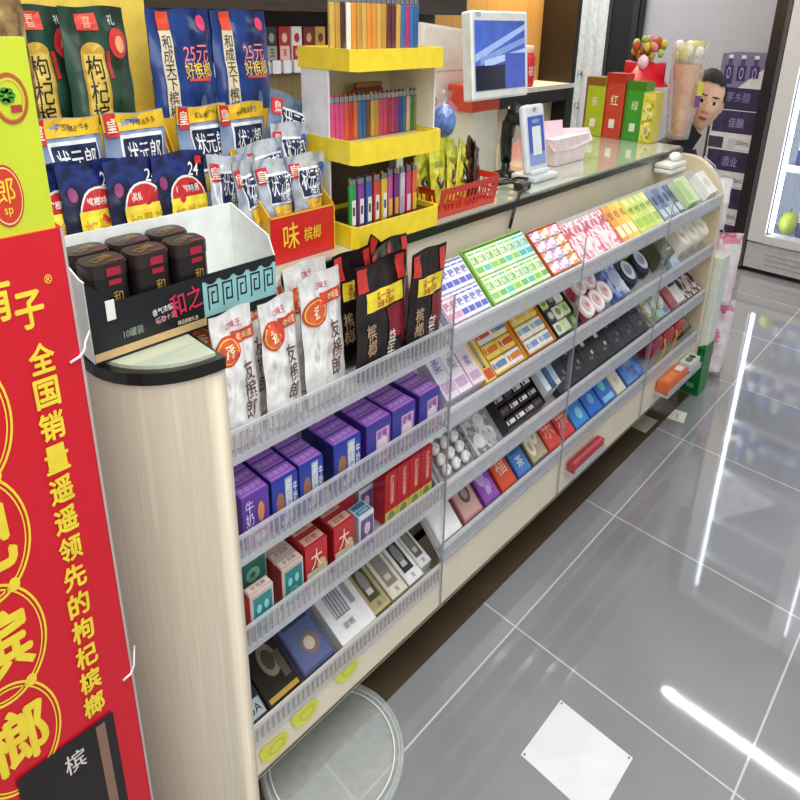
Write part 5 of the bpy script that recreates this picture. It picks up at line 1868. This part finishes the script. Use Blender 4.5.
# ================================================================ stacked cartons by the far wall
PURD = PAT(['#2b2440', '#3a3156', '#241e36'], 10, .45, (1, 1, 1), 'noise')
WCN = M('#cfcdd2', .5)
for i, (z0, z1) in enumerate(((0, .235), (.235, .47), (.47, .70), (.70, .945))):
    mb = MB()
    h = z1 - z0
    mb.box(0, .40, 0, .37, 0, h - .002, WCN, .003)
    f = face((-.0004, .37, 0), (0, -1, 0), (0, 0, 1))
    mb.rect(f, .01, h * .42, .36, h * .97, PURD)
    mb.rect(f, .0, h * .02, .12, h * .3, M('#3a3446', .5))
    mb.rect(f, .16, h * .04, .22, h * .3, M('#b9b7bf', .5))
    mb.text(lift_fn(f, .0005), ['酒', '精品', '酒业', '佳酿'][i], .2, h * .68, .06, M('#8f86ac'), .2)
    mb.text(lift_fn(f, .0005), '500mL', .28, h * .2, .03, M('#7a6f78'), .12)
    solo('drink_carton', mb, 'purple and white drink carton by the far wall, ' + ['bottom', 'second from floor', 'third from floor', 'just under the bottle-print box'][i] + ' in stack', 'carton', (5.93, .575, z0 + .0008), 'drink cartons by the far wall')
mb = MB()
mb.box(0, .40, 0, .37, 0, .328, M('#4b4560', .5), .003)
f = face((-.0004, .37, 0), (0, -1, 0), (0, 0, 1))
mb.rect(f, 0, 0, .37, .13, M('#2c2646', .45))
mb.text(lift_fn(f, .0005), '茅乡醇', .18, .075, .06, M('#7a709c'), .25)
mb.rect(f, 0, .13, .37, .325, M('#6d6884', .45))
mb.add([lift_fn(f, .0004)(.16, .13), lift_fn(f, .0004)(.37, .13), lift_fn(f, .0004)(.37, .27)], [(0, 1, 2)], M('#c9c6cc', .45))
for k in range(3):
    q = lift_fn(f, .0008)
    x = .07 + k * .1
    mb.rect(q, x - .035, .15 + k * .02, x + .035, .26, M('#342c58', .4))
    mb.rect(q, x - .016, .26, x + .016, .30, M('#443b6a', .4))
    mb.rect(q, x - .018, .30, x + .018, .32, M('#d0cddb', .4))
    mb.disc(lift_fn(f, .0012), x, .215, .016, .035, M('#a79cc4', .4), 14, .7)
solo('drink_carton', mb, 'topmost box of the far stack with three dark bottles printed on it', 'carton', (5.93, .575, .945), 'drink cartons by the far wall')

# ================================================================ glass-door fridge
fr = thing('display_fridge', 'tall glass-door drinks fridge with black side frame and silver door frame', 'fridge', (5.75, -1.55, 0))
OF = Vector((5.75, -1.55, 0))


def fb():
    return MB(Matrix.Translation(-OF))


FBK = M('#1b1b1f', .35)
SLV = M('#cfd1d3', .35, .1, var=.02)
mb = fb()
mb.box(5.76, 6.42, .44, .56, 0.02, 2.62, FBK)
mb.box(5.745, 5.77, .445, .475, 0.02, 2.62, M('#4a4a50', .3))
mb.box(5.76, 6.42, -1.55, -1.45, 0.02, 2.62, FBK)
mb.box(5.76, 6.42, -1.45, .44, 2.57, 2.62, FBK)
mb.box(6.36, 6.42, -1.45, .44, .2, 2.57, M('#c9d6ea', .5, emit=.25))  # back wall glows faintly, standing in for the lit interior
mb.box(5.80, 6.36, -1.45, .44, .19, .21, M('#cfd3d8', .4))
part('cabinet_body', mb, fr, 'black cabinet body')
mb = fb()
mb.box(5.75, 6.40, -1.45, .438, .03, .19, M('#c3c4c6', .35, .3), .004)
for i in range(3):
    mb.box(5.746, 5.75, -1.3, .28, .07 + i * .03, .08 + i * .03, M('#a3a5a8', .4))
mb.box(5.79, 6.40, -1.45, .438, .0, .03, M('#232326', .5))
part('base_panel', mb, fr, 'silver base panel')
for k, (ya, yb) in enumerate(((-.52, .438), (-1.45, -.54))):
    mb = fb()
    t = .125
    mb.box(5.735, 5.775, yb - t, yb, .2, 2.56, SLV, .004)
    mb.box(5.735, 5.775, ya, ya + t, .2, 2.56, SLV, .004)
    mb.box(5.735, 5.775, ya + t, yb - t, .2, .25, SLV)
    mb.box(5.735, 5.775, ya + t, yb - t, 2.48, 2.56, SLV)
    d = part('door', mb, fr)
    mb = fb()
    mb.box(5.75, 5.758, ya + t, yb - t, .25, 2.48, CLEAR('#dfeaf2', .06, .02, .06))
    part('glass_pane', mb, d)
    mb = fb()
    y = (ya + .045) if k == 0 else (yb - .045)
    mb.tube([(5.735, y, .8), (5.70, y, .83), (5.70, y, 1.2), (5.735, y, 1.23)], .012, M('#8d9094', .3, .7), 8)
    part('handle', mb, d)
mb = fb()
LED = M('#eaf4ff', .4, emit=9, var=.0)
mb.box(5.80, 5.815, .275, .305, .26, 2.46, LED)
mb.box(5.80, 5.815, -.55, -.52, .26, 2.46, LED)
part('light_strip', mb, fr, 'bright white light strip')
for z in (.24, .66, 1.08, 1.48, 1.88, 2.2):
    mb = fb()
    mb.box(5.86, 6.35, -1.43, .30, z - .012, z, M('#d3d8de', .3, .4))
    mb.box(5.855, 5.86, -1.43, .30, z - .03, z + .012, M('#e6ebf2', .35))
    part('shelf', mb, fr)
bcol = [('#2a5fd0', '#e6ecf6', 'blue'), ('#16308a', '#c9d6f0', 'deep blue'), ('#3f8fe0', '#f0f4fa', 'sky blue'), ('#e6ebf2', '#2a5fd0', 'white')]
protos = {}
for s_, z in enumerate((.24, .66, 1.08)):
    for c in range(5):
        k = (c + s_) % 4
        y = .20 - c * .105
        lab = bcol[k][2] + ' drink bottle on the ' + ['lowest', 'middle', 'upper'][s_] + ' fridge shelf, ' + ordn(c, 5)
        if s_ == 0 and c == 0:
            mb = MB()
            mb.ball((0, 0, .075), .072, M('#b9c93a', .4), 16, (1, 1, 1.02))
            mb.tube([(0, 0, .14), (.004, 0, .165)], .006, M('#6a7a2a', .5), 6)
            solo('pomelo', mb, 'yellow-green round fruit at the bottom left of the fridge', 'fruit', (5.93, y, z + .001))
            continue
        if k not in protos:
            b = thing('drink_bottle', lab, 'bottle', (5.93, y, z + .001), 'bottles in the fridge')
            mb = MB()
            mb.lathe([(.036, 0), (.042, .01), (.042, .09), (.039, .13), (.042, .17), (.040, .21), (.018, .27), (.016, .29)], (0, 0, 0), M(bcol[k][0], .25, emit=.15), 18)  # bottle colour glows a little in place of fridge lighting
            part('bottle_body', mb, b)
            mb = MB()
            mb.lathe([(.0428, .095), (.0428, .165)], (0, 0, 0), M(bcol[k][1], .4), 18, True, False)
            part('bottle_label', mb, b)
            mb = MB()
            mb.lathe([(.019, .285), (.019, .31), (.0, .31)], (0, 0, 0), M(bcol[k][1], .35), 14, True, False)
            part('cap', mb, b)
            protos[k] = b
        else:
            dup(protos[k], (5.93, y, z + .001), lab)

# ================================================================ the child peeking round the bouquet
SKIN = M('#eabd9f', .5, var=.04)
SKIND = M('#c98a72', .5, var=.04)
LIP = M('#b4605a', .45)
EYEW = M('#e9e2dc', .3)
IRIS = M('#1d1512', .2)
BROW = M('#3a2a22', .6)
HAIR = PAT(['#0c0908', '#15100d', '#080605'], 60, .75, (1, 1, .2), 'noise')
HM = Matrix.Translation((0.0, -.0, 1.143)) @ RZ(6) @ RY(10) @ RX(4)


def head_pt(dx, dy, dz, k=1.0):
    x, y, z = .093 * dx, .102 * dy, .122 * dz
    if dz < 0:
        q = (-dz) ** 1.6
        x *= 1 - .30 * q
        y = y * (1 - .22 * q) - .012 * q
    if dy < 0:
        y *= .95
        g = lambda cx, cz, sx, sz, a: a * math.exp(-((x - cx) / sx) ** 2 - ((z - cz) / sz) ** 2)
        b = g(0, -.022, .012, .016, .019) + g(0, .004, .009, .022, .009) + g(.016, -.027, .008, .009, .006) + g(-.016, -.027, .008, .009, .006)
        b += g(.032, .010, .016, .011, -.007) + g(-.032, .010, .016, .011, -.007)
        b += g(.032, .030, .022, .008, .003) + g(-.032, .030, .022, .008, .003)
        b += g(0, -.056, .020, .007, .007) + g(0, -.066, .016, .006, .004) + g(0, -.046, .010, .006, -.002)
        b += g(.045, -.025, .022, .022, .006) + g(-.045, -.025, .022, .022, .006) + g(0, -.098, .018, .014, .006)
        y -= b
    return Vector((x, y, z)) * k


def sphere_grid(mb, fn, nu, nv, m, keep=None):
    vs, fs = [], []
    for j in range(nv + 1):
        a = PI * j / nv
        for i in range(nu):
            t = 2 * PI * i / nu
            vs.append(fn(math.sin(a) * math.cos(t), math.sin(a) * math.sin(t), math.cos(a)))
    for j in range(nv):
        for i in range(nu):
            q = (j * nu + i, (j + 1) * nu + i, (j + 1) * nu + (i + 1) % nu, j * nu + (i + 1) % nu)
            if keep:
                a = PI * (j + .5) / nv
                t = 2 * PI * (i + .5) / nu
                if not keep(math.sin(a) * math.cos(t), math.sin(a) * math.sin(t), math.cos(a)):
                    continue
            fs.append(q)
    mb.add(vs, fs, m, True)


def loft(mb, rings, m, n=22):
    """rings: (cx, cy, z, rx, ry)"""
    vs, fs = [], []
    for cx, cy, z, rx, ry in rings:
        for i in range(n):
            t = 2 * PI * i / n
            vs.append((cx + rx * math.cos(t), cy + ry * math.sin(t), z))
    for k in range(len(rings) - 1):
        for i in range(n):
            j = (i + 1) % n
            fs.append((k * n + i, k * n + j, (k + 1) * n + j, (k + 1) * n + i))
    fs += [tuple(range(n))[::-1], tuple(range((len(rings) - 1) * n, len(rings) * n))]
    mb.add(vs, fs, m, True)


def child():
    raw = MB()
    raw.M = HM
    sphere_grid(raw, lambda a, b, c: head_pt(a, b, c), 96, 72, SKIN)
    for s in (-1, 1):
        raw.ball((s * .092, .012, -.012), .026, SKIN, 14, (.35, .6, 1.05))
    raw.M = Matrix()
    bx, by = -.17, .0          # the body stands to one side; the head leans out
    raw.tube([(bx * .75, .015, .90), (bx * .45, .012, .98), (bx * .15, .012, 1.05), (0, .01, 1.12)], [.062, .050, .046, .046], SKIN, 16)
    loft(raw, [(bx, 0, .50, .115, .085), (bx, 0, .58, .12, .085), (bx, 0, .70, .115, .08), (bx, 0, .82, .135, .085), (bx * .95, 0, .90, .14, .075), (bx * .85, .005, .945, .085, .06), (bx * .75, .01, .96, .05, .045)], SKIN)
    for s in (-1, 1):
        raw.tube([(bx + s * .12, .0, .905), (bx + s * .165, .01, .80), (bx + s * .175, -.0, .70), (bx + s * .165, -.06, .60), (bx + s * .155, -.10, .54)], [.046, .042, .036, .032, .024], SKIN, 12)
        raw.tube([(bx + s * .062, 0, .54), (bx + s * .065, -.01, .40), (bx + s * .065, -.005, .28), (bx + s * .065, .01, .16), (bx + s * .065, .015, .05)], [.075, .066, .05, .046, .034], SKIN, 14)
        raw.ball((bx + s * .07, -.035, .032), .045, SKIN, 14, (.85, 2.0, .7))
        # hand: palm, four fingers of different lengths, thumb
        hx, hy, hz = bx + s * .152, -.115, .515
        raw.ball((hx, hy, hz), .034, SKIN, 12, (.55, .8, 1.0))
        for k in range(4):
            L = [.045, .052, .049, .038][k]
            fx = hy - .018 + k * .012
            raw.tube([(hx, fx, hz - .025), (hx - s * .004, fx - .002, hz - .025 - L * .55), (hx - s * .014, fx, hz - .025 - L)], [.0078, .007, .006], SKIN, 8)
        raw.tube([(hx - s * .006, hy - .024, hz + .005), (hx - s * .018, hy - .042, hz - .015), (hx - s * .022, hy - .046, hz - .036)], [.009, .008, .006], SKIN, 8)
    me = bpy.data.meshes.new('child_raw')
    me.from_pydata([tuple(v) for v in raw.v], [], raw.f)
    o = bpy.data.objects.new('child_raw', me)
    COL.objects.link(o)
    md = o.modifiers.new('r', 'REMESH')
    md.mode = 'VOXEL'
    md.voxel_size = 0.0042
    md.use_smooth_shade = True
    dg = bpy.context.evaluated_depsgraph_get()
    ev = o.evaluated_get(dg)
    m2 = ev.to_mesh()
    vs = [v.co.copy() for v in m2.vertices]
    fs = [tuple(p.vertices) for p in m2.polygons]
    ev.to_mesh_clear()
    bpy.data.objects.remove(o)
    bpy.data.meshes.remove(me)
    inv = HM.inverted()
    groups = {}
    for f in fs:
        c = sum((vs[i] for i in f), Vector()) / len(f)
        h = inv @ c
        m = SKIN
        if h.y < -.035 and abs(h.x) < .08 and -.11 < h.z < .06:
            for sx in (-1, 1):
                ex = (h.x - sx * .034) / .0195
                ez = (h.z - .006) / .0068
                if ex * ex + ez * ez < 1:
                    m = IRIS if abs(h.x - sx * .034) < .0088 or h.z > .0095 else EYEW
                bxq = (h.x - sx * .033) / .023
                bz = (h.z - .0305 + .05 * (h.x - sx * .033) * sx) / .0042
                if bxq * bxq + bz * bz < 1:
                    m = BROW
            if (h.x / .023) ** 2 + ((h.z + .060) / .0088) ** 2 < 1:
                m = LIP
            if abs(abs(h.x) - .010) < .004 and abs(h.z + .034) < .0035:
                m = SKIND
        groups.setdefault(m, []).append(f)
    p = thing('person', 'young child with dark hair in a black top peeking round the bouquet behind the counter', 'person', (3.86, .316, 0))
    R = RZ(-70)
    body = MB(R)
    first = True
    base = len(body.v)
    body.v += [R @ v for v in vs]
    for m, ff in groups.items():
        k = body.slot(m)
        for f in ff:
            body.f.append(f)
            body.mi.append(k)
            body.sm.append(True)
    part('body', body, p)
    hair = MB(R @ HM)

    def hk(dx, dy, dz):
        line = .66 - .10 * abs(dx) if dy < 0 else .5 - 1.25 * dy
        if dy < 0 and abs(dx) > .84:
            line = .10
        return dz > max(-.55, line)
    sphere_grid(hair, lambda a, b, c: head_pt(a, max(b, -.99), c, 1.0) * (1.065 + .012 * math.sin(26 * a + 9 * b)), 72, 54, HAIR, hk)
    hair.ball((0, .118, -.01), .032, HAIR, 12, (1, .9, 1))
    part('hair', hair, p)
    shirt = MB(R)
    SHIRT = M('#15161c', .7, var=.2)
    bx = -.17
    loft(shirt, [(bx, 0, .47, .13, .10), (bx, 0, .58, .132, .097), (bx, 0, .70, .128, .093), (bx, 0, .82, .148, .098), (bx * .95, 0, .905, .155, .090), (bx * .82, .005, .955, .10, .075), (bx * .66, .01, .985, .066, .060), (bx * .6, .01, .99, .055, .052)], SHIRT)
    for s in (-1, 1):
        shirt.tube([(bx + s * .11, .0, .915), (bx + s * .165, .01, .80), (bx + s * .177, 0, .71)], [.058, .054, .05], SHIRT, 14)
    shirt.tube([(bx * .75, .015, .93), (bx * .45, .014, .985), (bx * .2, .014, 1.035)], [.085, .066, .056], SHIRT, 16, False)
    part('black_top', shirt, p)
    tr = MB(R)
    for s in (-1, 1):
        tr.tube([(bx + s * .058, 0, .53), (bx + s * .065, -.01, .40), (bx + s * .065, -.005, .28), (bx + s * .065, .01, .10)], [.086, .078, .062, .056], M('#2a3040', .8), 14)
    part('trousers', tr, p)


child()
